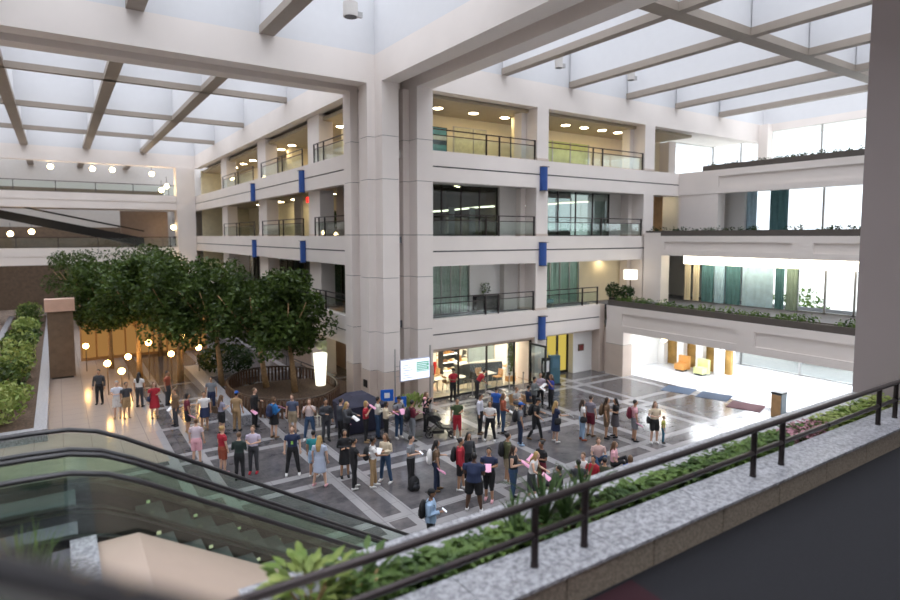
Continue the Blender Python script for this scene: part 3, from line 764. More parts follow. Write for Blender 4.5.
# outer glazing
def rglz(name, X, y0, y1, z0, z1, step, glass=GLSW):
    o = struct(name, MB().box(X, X+.02, y0, y1, z0, z1), glass)
    f = MB(); n = int(round(abs(y1-y0)/step))
    for i in range(n+1):
        y = y0+(y1-y0)*i/n; f.box(X-.04, X+.06, y-.05, y+.05, z0, z1)
    f.box(X-.04, X+.06, y0, y1, z1-.08, z1); f.box(X-.04, X+.06, y0, y1, z0, z0+.08)
    f.build('mullions', STEEL, o); return o
rglz('window_10', 20.9, -17.9, -3.6, .02, 3.7, 3.2)
for i, (x, y) in enumerate([(xx, yy) for yy in (-2.2, -5.4, -8.6, -11.8, -15.0) for xx in (14.4, 17.2, 19.8) if yy < -3 or xx < 17]):  # panels out of view, added to turn the hall floor white
    e = E('ceiling_panel_light', (x, y, 2.9), 'square light panel added out of view to brighten the white hall', 'ceiling light', 'added white hall fill panels')
    MB().box(x-.7, x+.7, y-.7, y+.7, 2.84, 2.899).build('frame', STEEL, e); MB().box(x-.66, x+.66, y-.66, y+.66, 2.825, 2.839).build('diffuser', HALLFILL, e)
struct('trim_light_block_eaves', MB().box(29.75, 33.5, -18, 8, 16.1, 16.35).box(22.6, 29.7, 4.35, 8, 16.1, 16.35).box(21.6, 24.5, -18, 0, 11.55, 11.75), WALLP)  # eaves added outside the right wing to block overhead sky light
rglz('window_11', 18.3, -17.8, -1.2, 4.1, 7.0, 1.4, GLSW)
rglz('window_12', 21.5, -17.8, -2.8, 8.2, 11.5, 2.4)
rglz('window_13', 29.4, -17.8, -.5, 12.3, 16.0, 3.4)
rglz('window_14', 29.4, -.5, 4.2, 12.3, 16.0, 2.3)
m = MB(); m.box(22.6, 29.4, 4.25, 4.3, 12.3, 12.5); m.box(22.6, 29.4, 4.25, 4.3, 15.3, 16.4); m.box(29.4, 29.6, 0, 4.3, 16.0, 16.4); m.box(12.3, 30, -18.3, -18, 12.3, 19.3); m.box(21.5, 21.7, -18, .9, 11.5, 12.0); m.box(17.85, 18.0, -4.9, 9.7, 0, 2.9)
m.box(12.3, 23, -18.3, -18, 0, 16.4); m.box(20.9, 21.1, -3.5, 9.7, 0, 12); m.box(21.0, 23, .9, 1.0, 4.1, 12.3)
struct('wall_right_outer', m, WALLP)
struct('window_15', MB().box(22.6, 29.4, 4.26, 4.28, 12.5, 15.3), GLSW)
struct('wall_right_near', MB().box(12.0, 12.3, -30, -18.0, 0, 19.3), STONE)
# soffits
m = MB(); m.box(R1+.5, 20.9, -18, .6, 2.9, 3.1); m.box(R2+.5, 18.4, -18, 0, 7.05, 7.2); m.box(18.2, 21.6, -18, 0, 7.05, 7.2); struct('ceiling_right', m, WALLP)
struct('ceiling_right_upper', MB().box(R3+.5, 21.6, -18, 0, 11.3, 11.45), WALLP)
# strip lamp under the second-floor band
for i in range(6):
    y1 = -1.9-i*2.7
    e = E('strip_lamp', (17.1, y1-1.3, 6.9), 'long bright strip lamp under the second-floor band of the right wing, %s from the corner' % ('first', 'second', 'third', 'fourth', 'fifth', 'sixth')[i], 'ceiling light', 'right wing strip lamps')
    MB().box(17.0, 17.3, y1-2.66, y1, 6.98, 7.05).build('housing', STEEL, e); MB().box(17.02, 17.2, y1-2.66, y1-.04, 6.50, 6.979).build('diffuser', STRIPW, e)
# curtains in the first-floor glazing
cols = [(-1.3, -1.75, WALLW, 'cream'), (-1.9, -2.35, WALLW, 'ivory'), (-2.5, -3.3, CURTD, 'dark teal'), (-3.35, -4.0, CURTB, 'pale blue'), (-4.1, -5.0, CURTD, 'deep teal'), (-5.1, -6.9, CURTB, 'broad pale blue'), (-7.0, -7.5, CURTD, 'narrow teal'), (-7.6, -8.2, P('sage_curtain', (.28, .36, .28), .8), 'sage green')]
for i, (ya, yb, mt, nm) in enumerate(cols):
    m = MB(); n = 10
    for k in range(n):
        y0 = ya+(yb-ya)*k/n; y1 = ya+(yb-ya)*(k+1)/n
        m.quad((18.1+.05*sin(k*2.2), y0, 4.15), (18.1+.05*sin(k*2.2+2.2), y1, 4.15), (18.1+.05*sin(k*2.2+2.2), y1, 6.9), (18.1+.05*sin(k*2.2), y0, 6.9))
    o = m.build('curtain', mt); tag(o, '%s curtain panel behind the first-floor terrace of the right wing' % nm, 'curtain', 'right wing curtains')
for i, (ya, yb, z0, mt, nm) in enumerate(((-3.0, -4.1, 8.25, CURTB, 'pale blue'), (-4.9, -6.0, 8.25, CURTD, 'teal'))):
    m = MB(); n = 10
    for k in range(n):
        y0 = ya+(yb-ya)*k/n; y1 = ya+(yb-ya)*(k+1)/n
        m.quad((21.2+.05*sin(k*2.2), y0, z0), (21.2+.05*sin(k*2.2+2.2), y1, z0), (21.2+.05*sin(k*2.2+2.2), y1, 11.2), (21.2+.05*sin(k*2.2), y0, 11.2))
    o = m.build('curtain', mt); tag(o, '%s curtain in the bright second-floor opening of the right wing' % nm, 'curtain')
# planters along each terrace edge
def trough(X, y0, y1, z, label, n, seed, lm, h=.35):
    random.seed(seed)
    e = E('terrace_planter', (X+.3, (y0+y1)/2, z), label, 'planter')
    m = MB(); m.box(X+.02, X+.08, y0, y1, z, z+.32); m.box(X+.62, X+.68, y0, y1, z, z+.32); m.box(X+.08, X+.62, y0, y0+.06, z, z+.32); m.box(X+.08, X+.62, y1-.06, y1, z, z+.32); m.box(X+.08, X+.62, y0, y1, z, z+.22)
    m.build('trough', P('dark_granite_trough', (.10, .085, .075), .4), e)
    g = MB()
    L = abs(y1-y0)
    for i in range(n):
        c = (X+.35, min(y0, y1)+random.uniform(.1, L-.1), z+.25+random.uniform(0, h*.6)); r = random.uniform(.1, .28)
        leafblob(g, c, (r, r*1.2, r), 26, .13)
    o = g.build('foliage', lm, e); o['kind'] = 'stuff'
    return e
trough(R1, -17.9, -.4, 4.1, 'long dark planter with low greenery on the first-floor edge of the right wing', 110, 3, LEAFB)
trough(R2, -17.9, -.1, 8.2, 'long dark planter with low shrubs on the second-floor edge of the right wing', 70, 4, LEAFH, .2)
trough(R3, -17.9, -1.6, 12.3, 'long planter of dark shrubs on the top-floor edge of the right wing', 60, 5, LEAFH, .2)
# things on the first-floor terrace
def shrub(x, y, z, w, h, label, mat, pot=(.25, .4), potm=None, n=400, cat='potted plant', name='potted_shrub'):
    e = E(name, (x, y, z), label, cat)
    MB().tube([(x, y, z), (x, y, z+pot[1])], [pot[0]*.75, pot[0]], 14).build('pot', potm or BLACKM, e)
    MB().tube([(x, y, z+pot[1]-.05), (x, y, z+pot[1]+h*.5)], .03, 6).build('stem', BARK, e)
    leafblob(MB(), (x, y, z+pot[1]+h*.5), (w, w, h*.55), n, .16).build('foliage', mat, e)
    return e
shrub(12.6, -.25, 4.1, .45, .9, 'dark bushy potted plant at the inner corner of the first-floor terrace', LEAFH)
shrub(13.4, -.6, 4.1, .5, .7, 'low round dark potted plant on the terrace beside the corner plant', LEAFH)
shrub(9.2, 3.2, 8.2, 1.0, 1.3, 'large dark potted plant in the bright second-floor office window', LEAFH, n=900)
shrub(17.6, 1.6, 8.2, .5, 1.4, 'dark leafy potted plant in the second-floor corner lounge of the right wing', LEAFH)
e = E('floor_lamp', (14.6, .1, 4.1), 'floor lamp with a square white shade on the first-floor terrace', 'lamp')
MB().tube([(14.6, .1, 4.1), (14.6, .1, 5.6)], .04, 8).build('pole', BROWN, e); MB().tube([(14.6, .1, 4.1), (14.6, .1, 4.14)], .22, 16).build('base', BROWN, e)
MB().tube([(14.6, .1, 5.5), (14.6, .1, 6.1)], [.42, .42], 20).build('lamp_shade', EM('lamp_shade_glow', (1, .93, .82), 1.6), e)
m = MB(); m.box(18.0, 19.6, 1.6, 1.8, 8.2, 11.0); tag(m.build('wood_panel', WOODL), 'orange-brown wood panel in the second-floor corner of the right wing', 'panel')
round_light(19.6, 2.2, 11.3, .3, 'round warm lamp in the second-floor corner lounge of the right wing', 'corner lamps')
e = E('exit_sign', (17.6, 2.4, 14.6), 'small glowing red sign by the bright top-floor window at the corner', 'sign')
MB().box(17.5, 17.95, 2.3, 2.34, 14.45, 14.7).build('lit_face', REDL, e); MB().box(17.7, 17.74, 2.3, 2.34, 14.7, 14.95).build('hanger', STEEL, e)
# ground hall of the right wing
m = MB(); m.box(17.6, 17.8, -4.9, -.2, 0, 2.9); struct('wall_hall', m, P('ochre_panel', (.42, .25, .07), .5, var=.25, scale=2))
for i, y in enumerate((-.5, -1.9, -3.2, -4.4)):
    m = MB().box(17.0, 17.4, y-.22, y+.22, 0, 2.9); struct('wall_hall_column', m, WALLP)
struct('wall_hall_side', MB().box(12.9, 17.6, -.25, 0.0, 0, 2.9), WALLP)
for i, y in enumerate((-2.5, -3.8)):
    e = E('lounge_chair', (16.3, y, 0), ('orange', 'yellow-green')[i]+' tub chair in the white ground-floor hall under the right wing', 'chair')
    MB().box(16.0, 16.6, y-.3, y+.3, .1, .45).build('seat', ORANGE if i == 0 else CURTY, e); MB().box(16.5, 16.7, y-.35, y+.35, .1, .9).build('backrest', ORANGE if i == 0 else CURTY, e); MB().box(16.05, 16.5, y-.25, y+.25, 0, .1).build('plinth', BLACKM, e)
for i, (x, y, c) in enumerate(((12.2, -5.2, 'blue'), (12.6, -7.0, 'dark blue'), (12.2, -8.9, 'maroon'))):
    o = MB().rbox(Vector((x, y, .012)), (1.3, 1.5, .02), .3).build('floor_mat', P('mat_'+c.replace(' ', '_'), {'blue': (.045, .075, .13), 'dark blue': (.03, .05, .09), 'maroon': (.07, .015, .022)}[c], .8)); tag(o, c+' mat lying on the shiny floor by the white hall', 'mat')
e = E('litter_bin', (11.66, -10.7, 0), 'tall dark litter bin with brown side in front of the glaring white hall', 'bin')
MB().box(11.4, 11.85, -10.95, -10.5, .05, 1.15).build('body', P('slate_panel', (.11, .14, .16), .4), e); MB().box(11.38, 11.87, -10.97, -10.48, 1.15, 1.22).build('lid', BLACKM, e); MB().box(11.36, 11.399, -10.93, -10.52, .1, 1.1).build('brown_panel', WOODL, e); MB().box(11.43, 11.82, -10.92, -10.53, 0, .05).build('plinth', BLACKM, e)
e = E('pendant_lamp', (13.6, -3.2, 2.9), 'small bright round lamp hanging over the white hall entrance', 'ceiling light')
MB().tube([(13.6, -3.2, 2.9), (13.6, -3.2, 2.4)], .015, 6).build('cord', BLACKM, e); MB().ell((13.6, -3.2, 2.28), (.14, .14, .14)).build('globe', LAMPG, e, smooth=True)
# outdoors beyond the glass
for i, (x, y, r, h) in enumerate(((27, -6, 1.6, 2.2), (29, -11, 2.0, 3.2), (26.5, -14, 1.3, 1.8), (31, -2, 2.2, 4.0), (34, -17, 2.6, 5.0))):
    e = E('garden_shrub', (x, y, 0), 'green shrub outdoors seen through the right wing glass, %s' % ('left of centre', 'in the middle', 'right and low', 'far left and taller', 'far right and tallest')[i], 'shrub')
    MB().tube([(x, y, 0), (x, y, h*.5)], .1, 6).build('stem', BARK, e); leafblob(MB(), (x, y, h*.6), (r, r, h*.5), 900, .35).build('foliage', LEAFB, e)

# ================================================================== LEFT WING (far side)
LY = 42.0
def lwf(z0, z1, x1=-4.6):
    m = MB(); h = (z1-z0); m.box(-32, x1, LY, LY+.5, z0, z0+h*.46); m.box(-32, x1, LY, LY+.5, z0+h*.52, z1); m.box(-32, x1, LY+.08, LY+.5, z0+.1, z1-.1)
    return struct('wall_far_fascia', m, STONE)
lwf(10.84, 12.3); lwf(5.5, 7.05)
m = MB(); m.box(-32, -2.9, LY-.1, LY+.9, 15.15, BZ1); struct('ceiling_edge_beam_far', m, STONE)
m = MB(); m.box(-4.7, -2.95, LY-.3, LY+1.2, 0, 15.15); struct('wall_far_column', m, STONE)
struct('floor_far', MB().box(-32, -2.4, LY+.5, 48, 10.9, 12.2).box(-32, -2.4, LY+.5, 48, 5.6, 7.0), STONE_B)
m = MB(); m.box(-32, -4, 56, 56.3, 12.0, 13.6); m.box(-32, -4, 56, 56.3, 7, 9.2); m.box(-32, -3, 57, 57.3, 0, 7); struct('wall_far_back', m, BROWN)
m = MB(); m.box(-32, -3, 47.9, 48.1, 12.3, 12.5); m.box(-9.5, -5, 46, 46.3, 7.1, 10.8); struct('wall_far_partition', m, P('pinkish_wall', (.42, .34, .30), .7))
e = E('guard_rail', (-18, LY+.3, 12.3), 'long glass railing on the upper walkway of the far left wing', 'railing', 'far railings')
MB().box(-31, -4.7, LY+.28, LY+.34, 13.3, 13.36).build('top_rail', DMETAL, e); MB().box(-31, -4.7, LY+.3, LY+.32, 12.35, 13.25).build('glass_panel', GLS, e)
for k in range(9): MB().box(-31+k*3.2, -30.94+k*3.2, LY+.27, LY+.35, 12.3, 13.3).build('post', DMETAL, e)
e = E('guard_rail', (-18, LY+.3, 7.05), 'long glass railing on the lower walkway of the far left wing', 'railing', 'far railings')
MB().box(-31, -4.7, LY+.28, LY+.34, 8.05, 8.11).build('top_rail', DMETAL, e); MB().box(-31, -4.7, LY+.3, LY+.32, 7.1, 8.0).build('glass_panel', GLS, e)
for k in range(9): MB().box(-31+k*3.2, -30.94+k*3.2, LY+.27, LY+.35, 7.05, 8.05).build('post', DMETAL, e)
# dark escalator between far storeys
e = E('escalator', (-13, 45.2, 7.05), 'dark escalator slanting down behind the lower walkway of the far wing', 'escalator')
m = MB(); m.hexa([(-21, 44.6, 10.2), (-7.5, 44.6, 7.1), (-7.5, 46.0, 7.1), (-21, 46.0, 10.2), (-21, 44.6, 11.0), (-7.5, 44.6, 8.0), (-7.5, 46.0, 8.0), (-21, 46.0, 11.0)]); m.build('truss', BLACKM, e)
MB().tube([(-21, 44.5, 11.7), (-7.5, 44.5, 8.7)], .07, 6).build('handrail', RUBBER, e); MB().tube([(-21, 46.1, 11.7), (-7.5, 46.1, 8.7)], .07, 6).build('handrail', RUBBER, e)
for i, (x, z, lab) in enumerate(((-15.3, 15.0, 'leftmost in the upper row'), (-11.9, 15.0, 'second in the upper row'), (-10.2, 15.0, 'third in the upper row'), (-6.7, 14.8, 'fourth in the upper row'), (-3.9, 13.3, 'beside the far column at the top walkway'),
                                  (-17.0, 8.6, 'left on the lower walkway'), (-4.9, 9.1, 'by the far column on the lower walkway'), (-5.0, 5.3, 'just above the tree tops'), (-18.6, 8.4, 'furthest left on the lower walkway'), (-5.9, 12.9, 'above the upper railing near the column'))):
    y = LY+1.6 if z > 14 else (LY-.6 if z < 6 else LY+1.2)
    z -= .25 if z > 14 else 0
    if i == 4: x = -5.4
    e = E('pendant_lamp', (x, y, z), 'round glowing lamp of the far wing, '+lab, 'pendant lamp', 'far wing lamps')
    MB().ell((x, y, z), (.24, .24, .24), 12, 8).build('globe', LAMPG, e, smooth=True); MB().tube([(x, y, z+.2), (x, y, z+1.0)], .02, 6).build('cord', BLACKM, e)
# ================================================================== LEFT GROUND LEVEL
struct('trim_3', MB().box(-16.2, -15.75, 4, 46, 0, .5).box(-19.2, -18.8, 4, 46, 0, .5).box(-18.8, -16.2, 4, 4.4, 0, .5), GRAN)
struct('trim_4', MB().box(-18.8, -16.2, 4.4, 46, 0, .4), SOIL)
random.seed(11)
for i in range(13):
    y = 6+i*2.9; w = random.uniform(.9, 1.2); h = random.uniform(.9, 2.0) if i != 3 else 2.2
    e = E('bedding_shrub', (-17.4, y, .4), '%s shrub, %s from the near end of the left planting bed' % (('yellow-green', 'mid green', 'dark green')[i % 3 if i > 1 else 0], ['first', 'second', 'third', 'fourth', 'fifth', 'sixth', 'seventh', 'eighth', 'ninth', 'tenth', 'eleventh', 'twelfth', 'last'][i]), 'shrub', 'shrubs in the left planting bed')
    MB().tube([(-17.4, y, .4), (-17.4, y, .4+h*.5)], .05, 6).build('stem', BARK, e)
    leafblob(MB(), (-17.4, y, .5+h*.5), (w, 1.3, h*.55), 520, .26).build('foliage', [LEAFY, LEAFB, LEAFD][i % 3 if i > 1 else 0], e)
e = E('directory_pylon', (-15.1, 16.3, 0), 'tall dark brown pylon with a pinkish lit top on the left walkway', 'pylon')
MB().box(-15.75, -14.5, 16.1, 16.7, .1, 3.9).build('body', BROWN, e); MB().box(-15.85, -14.4, 16.0, 16.8, 3.9, 4.6).build('top_box', P('pink_beige_box', (.55, .36, .28), .5), e); MB().box(-15.65, -14.6, 16.15, 16.65, 0, .1).build('plinth', BLACKM, e)
e = E('stone_post', (-19.9, 20, 0), 'tan column at the left edge of the picture beyond the planting bed', 'column')
MB().box(-21.2, -19.6, 19, 20.6, 0, 9.4).build('shaft', P('tan_render', (.5, .36, .25), .6), e)
MB().box(-20.4, -20.0, 18.9, 18.999, 4.2, 5.2).build('wall_light', AMBERL, e)
# amber reception under the trees
e = E('amber_screen_wall', (-10.8, 21, 0), 'long low amber-lit screen wall behind the trees', 'screen wall')
for k in range(9): MB().box(-14.0+k*.85, -13.25+k*.85, 20.9, 21.0, .2, 2.3).build('lit_panel', AMBERP, e)
MB().box(-14.1, -6.3, 21.0, 21.1, 0, 2.5).build('backing', WOODL, e)
for i, (x, y, z) in enumerate(((-13.2, 10.6, 1.5), (-12.6, 10.2, 1.1), (-12.0, 13.6, 1.2), (-11.0, 13.0, 2.0), (-9.9, 12.6, 1.3), (-9.2, 13.0, 2.2), (-8.6, 11.6, 1.7), (-13.9, 17.5, 1.4))):
    e = E('globe_lamp', (x, y, 0), 'amber globe lamp under the trees, %s' % ('leftmost of the bright pair', 'right of the bright pair by the walkway', 'dim one behind the pair', 'upper one in the middle', 'lower one in the middle', 'upper right one', 'brightest right one by the hedge', 'far left one in front of the screen wall')[i], 'lamp', 'amber lamps under the trees')
    MB().tube([(x, y, 0), (x, y, z)], .025, 6).build('pole', BROWN, e); MB().ell((x, y, z+.14), (.16, .16, .16), 12, 8).build('globe', AMBERL, e, smooth=True)
# granite bench wall + brown slatted tree surround
struct('trim_5', MB().box(-9.1, -8.35, 1.6, 13.5, 0, .45), GRAN)
e = E('tree_surround', (-5.9, 4.9, 0), 'curved brown slatted surround around the tree bed', 'planter')
m = MB(); s_ = MB()
cx, cy, rr = -5.9, 5.0, 2.6
N = 90
for k in range(N):
    a = 2*pi*k/N
    p = Vector((cx+rr*cos(a), cy+rr*1.5*sin(a), .02)); t = atan2(1.5*cos(a), -sin(a))
    if k % 1 == 0: s_.rbox(p+Vector((0, 0, .42)), (.10, .05, .82), t)
s_.build('slats', P('brown_slat', (.10, .05, .028), .5, var=.2), e)
m.tube([(cx+rr*.97*cos(2*pi*k/48), cy+rr*1.5*.97*sin(2*pi*k/48), .86) for k in range(49)], .05, 6).build('cap_rail', P('dark_brown_cap', (.06, .035, .02), .4), e)
MB().tube([(cx, cy, 0), (cx, cy, .3)], [(rr*1.45*.97, rr*.97)]*2, 40).build('soil', SOIL, e)
e = E('clipped_hedge', (-7.0, 12.5, 0), 'dark clipped hedge beyond the tree surround', 'hedge')
leafblob(MB(), (-6.9, 12.6, .8), (1.6, 2.4, .85), 2600, .2, shell=.55).build('foliage', LEAFH, e)
MB().box(-8.2, -5.6, 10.4, 14.8, 0, .3).build('kerb', GRAN, e)
# ---- trees
def tree(x, y, h, cr, label, seed, base=.3, n=5200, lean=(0, 0)):
    random.seed(seed)
    e = E('ficus_tree', (x, y, base), label, 'tree', 'indoor ficus trees')
    tx, ty = x+lean[0], y+lean[1]
    t = MB(); zc = h*.52
    t.tube([(x, y, base), (x+lean[0]*.3, y+lean[1]*.3, base+zc*.35), (x+lean[0]*.7, y+lean[1]*.7, zc*.8), (tx, ty, zc+.6)], [.17, .13, .11, .08], 10)
    tk_ = t.build('trunk', BARK, e, smooth=True); tk_['_o'] = e['_o']
    for k in range(6):
        a = k*1.05+random.uniform(-.3, .3)
        MB().tube([(tx, ty, zc*random.uniform(.75, .95)), (tx+cos(a)*cr*.35, ty+sin(a)*cr*.35, zc+.5), (tx+cos(a)*cr*.7, ty+sin(a)*cr*.7, h*.78)], [.07, .05, .02], 6).build('branch', BARK, tk_, smooth=True)
    g = MB(); zlo, zhi = h*.37, h+.15
    for k in range(34):
        a = random.uniform(0, 2*pi); rad = cr*sqrt(random.uniform(.0, 1))*.74
        zz = zlo+(zhi-zlo)*random.uniform(.10, .88); sh = 1-.35*abs((zz-zlo)/(zhi-zlo)-.45)
        r = cr*random.uniform(.28, .42)
        leafblob(g, (tx+cos(a)*rad*sh, ty+sin(a)*rad*sh, zz), (r, r, r*.85), n//34, .25, .2, .4)
    g.build('foliage', LEAFD, e)
    return e
TR = [(-5.35, 4.7, 6.4, 2.35, 'ficus tree nearest the corner column with a pale slanting trunk', (-.25, .2)),
      (-6.3, 6.4, 6.7, 2.6, 'second ficus tree with pale trunk in the slatted surround', (-.4, .4)),
      (-7.9, 9.2, 6.8, 2.7, 'third ficus tree behind the dark hedge', (-.2, .5)),
      (-9.6, 11.6, 6.9, 2.7, 'fourth ficus tree beside the granite bench wall', (0, .3)),
      (-11.4, 14.0, 6.9, 2.5, 'fifth ficus tree with the amber lamps around it', (0, .2)),
      (-12.6, 17.6, 6.9, 2.4, 'leftmost ficus tree beside the walkway', (0, 0)),
      (-9.5, 20.0, 7.4, 2.9, 'ficus tree behind the others near the amber screen wall', (0, 0)),
      (-13.6, 38.0, 6.6, 2.8, 'far blurred ficus tree at the end of the walkway', (0, 0)),
      (-9.0, 33.0, 7.0, 3.2, 'far ficus tree below the left wing walkway', (0, 0))]
for i, (x, y, h, cr, lab, ln) in enumerate(TR): tree(x, y, h, cr, lab, 40+i, .3 if i < 2 else 0.0, lean=ln, n=8500 if i < 7 else 4000)
# glowing lantern column with flowers
e = E('lantern_column', (-3.75, 5.3, 0), 'tall glowing white tapered lantern with round pale flowers on top', 'lamp')
MB().tube([(-3.75, 5.3, .1), (-3.75, 5.3, 2.0)], [.22, .34], 20, sup=.6).build('shade', EM('lantern_glow', (1, .96, .78), 1.5), e, smooth=False)
MB().tube([(-3.75, 5.3, 0), (-3.75, 5.3, .1)], [.26, .26], 16).build('base', WHITEP, e)
for k in range(8): MB().ell((-3.75+random.uniform(-.4, .4), 5.3+random.uniform(-.3, .3), 2.2+random.uniform(0, .45)), (.15, .15, .15), 8, 6).build('flower', P('pale_flower', (.75, .80, .50), .6), e, smooth=True)
e = E('ramp_handrail', (-3.6, 6.5, 0), 'low dark handrail running to the corner column past the lantern', 'handrail')
MB().tube([(-3.9, 10.5, 1.0), (-3.4, 4.0, 1.0)], .035, 8).build('rail', BLACKM, e)
for k in range(4): MB().tube([(-3.9+k*.16, 10.4-k*2.1, 0), (-3.9+k*.16, 10.4-k*2.1, .97)], .02, 6).build('post', BLACKM, e)
# left facade ground shop
m = MB(); m.box(-.6, -.4, 8.6, 41.9, 0, 3.9); m.box(-2.4, -2.0, 8.6, 13.5, 0, 2.7); struct('wall_left_shop', m, P('pinkish_stone', (.45, .34, .27), .6))
m = MB(); m.box(-2.5, 4, 4.3, 42, 3.3, 3.45); struct('ceiling_left_shop', m, CEILM)
for i, (x, y) in enumerate(((-1.4, 6.2), (-1.0, 7.6), (-1.5, 11), (-1.5, 15))): round_light(x, y, 3.29, .16, 'small warm downlight in the ground-floor arcade beside the column, %s from it' % ('first', 'second', 'third', 'fourth')[i], 'arcade downlights')
e = E('display_rack', (-.9, 6.2, 0), 'dark display rack with pale goods in the arcade left of the corner column', 'rack')
MB().box(-.7, -.4, 5.2, 7.4, 0, 2.2).build('frame', BLACKM, e)
for z in (.5, 1.0, 1.5): MB().box(-.95, -.7, 5.3, 7.3, z, z+.05).build('shelf', WALLW, e)

# ================================================================== NEAR SIDE: first-floor walkway, planter, railing
struct('floor_walkway', MB().box(-13.2, 12, -30, -19.7, 3.75, 4.1), CARP)
struct('floor_walkway_patch', MB().hexa([(-12.6, -24, 4.101), (-9.9, -24, 4.101), (-9.6, -19.76, 4.101), (-12.6, -19.76, 4.101), (-12.6, -24, 4.112), (-9.9, -24, 4.112), (-9.6, -19.76, 4.112), (-12.6, -19.76, 4.112)]), CARPM)
PX0 = -13.6
m = MB(); x = PX0
while x < 3: m.box(x, min(x+1.48, 3), -19.70, -19.6, 3.9, 4.46); x += 1.5
struct('wall_planter_inner', m, GRANB)
struct('wall_planter_outer', MB().box(PX0, 12, -18.46, -18.05, 2.6, 4.46), GRAN)
m = MB(); x = PX0-.1
while x < 3: m.box(x, min(x+1.99, 3), -19.73, -19.05, 4.46, 4.5); x += 2.0
struct('trim_6', m, GRAN)
m = MB(); x = PX0-.1
while x < 12: m.box(x, min(x+1.99, 12), -18.5, -18.0, 4.46, 4.5); x += 2.0
struct('trim_7', m, GRAN)
struct('trim_8', MB().box(PX0, 3, -19.62, -19.05, 3.9, 4.46).box(PX0-.1, PX0+.1, -19.7, -18.05, 3.0, 4.459), GRANB)
struct('trim_9', MB().box(PX0+.1, 3, -19.05, -18.46, 3.9, 4.33), SOIL)
struct('wall_near_column', MB().box(.5, 1.7, -19.04, -18.0, 4.34, 19.3), P('near_column_stone', (.36, .31, .30), .6, var=.02, scale=.5))
# railing with paired posts
e = E('walkway_railing', (-7, -19.4, 4.5), 'long dark bronze pipe railing on the granite ledge in the foreground', 'railing')
RT, RM, YR = 5.235, 4.875, -19.4
MB().tube([(-15.4, YR, RT), (-12, YR, RT), (-8, YR, RT), (.1, YR, RT), (.35, YR, RT-.03), (.42, YR, RT-.12), (.42, YR, RM)], .046, 16).build('top_rail', DMETAL, e, smooth=True)
MB().tube([(-15.4, YR, RM), (-12, YR, RM), (-8, YR, RM), (.42, YR, RM)], .038, 14).build('mid_rail', DMETAL, e, smooth=True)
for x in (-15.3, -14.5, -10.82, -10.03, -6.34, -5.5, -1.85, -1.05):
    m = MB(); m.tube([(x, YR, 4.53), (x, YR, RT-.02)], .044, 12); m.tube([(x, YR, 4.5), (x, YR, 4.53)], .05, 12)
    m.build('post', DMETAL, e)
for x in (-12.1, -9.6, -7.9, -4.0): MB().tube([(x, YR, RM), (x+.06, YR, RM)], .0415, 14).build('sleeve', BLACKM, e)
# drip pipe in the planter
o = MB().tube([(-12.5, -18.95, 4.38), (-9.0, -18.95, 4.37), (-5.5, -18.95, 4.38)], .03, 8).build('drain_channel', STEEL); tag(o, 'thin grey metal channel lying along the soil of the foreground planter', 'channel')
# planting
def leaf(m, p, d, L, W, fold=.25, droop=.0):
    d = Vector(d).normalized(); s = d.cross(Vector((0, 0, 1)))
    if s.length < .01: s = Vector((1, 0, 0))
    s.normalize(); n = s.cross(d)
    p = Vector(p); a = p+d*L*.35+s*W*.5+n*W*fold; b_ = p+d*L*.35-s*W*.5+n*W*fold
    c = p+d*L*.7+s*W*.38+n*W*fold-Vector((0, 0, droop*.5)); d_ = p+d*L*.7-s*W*.38+n*W*fold-Vector((0, 0, droop*.5))
    t = p+d*L-Vector((0, 0, droop)); mid = p+d*L*.35; mid2 = p+d*L*.7-Vector((0, 0, droop*.4))
    m.quad(p, mid, a, a); m.f.pop(); m.m.pop()
    n0 = len(m.v); m.v += [tuple(q) for q in (p, a, c, t, d_, b_, mid, mid2)]
    for f in ((0, 6, 1), (0, 5, 6), (6, 7, 2, 1), (6, 5, 4, 7), (7, 3, 2), (7, 4, 3)):
        m.f.append(tuple(n0+i for i in f)); m.m.append(m.mi)
random.seed(21)
def ivy(x0, x1, n, label, mat, hz=.28, s=.11, yr=(-18.98, -18.56)):
    m = MB()
    for i in range(n):
        x = random.uniform(x0, x1); y = random.uniform(*yr); z = 4.34+random.random()**1.3*hz
        a = random.uniform(0, 2*pi)
        leaf(m, (x, y, z), (cos(a), sin(a), random.uniform(-.25, .45)), s*random.uniform(.7, 1.3), s*random.uniform(.55, .9), .15, s*.15)
    o = m.build('groundcover_ivy', mat); tag(o, label, 'ivy'); o['kind'] = 'stuff'; return o
ivy(-12.9, -10.35, 2300, 'broad-leaved ivy filling the foreground planter left of the strappy plants', LEAFB)
ivy(-10.35, -8.9, 260, 'thin ivy over bare soil around the strappy plants in the planter', LEAFB, .2)
ivy(-8.9, -4.2, 3000, 'green ivy in the planter right of the paired posts', LEAFB, .3)
ivy(-2.9, .3, 1500, 'yellow-green groundcover at the far right end of the planter', LEAFY, .3)
m = MB()
for i in range(900):
    x = random.uniform(-4.2, -2.9); y = random.uniform(-19.0, -18.5); z = 4.34+random.random()*.25; a = random.uniform(0, 2*pi)
    m.mi = 0 if i % 3 else 1
    leaf(m, (x, y, z), (cos(a), sin(a), .3), .08, .06)
o = m.build('flower_bed', [P('dusty_pink_petal', (.42, .20, .24), .6), LEAFB]); tag(o, 'patch of dusty pink flowers in the planter beyond the middle posts', 'flowers'); o['kind'] = 'stuff'
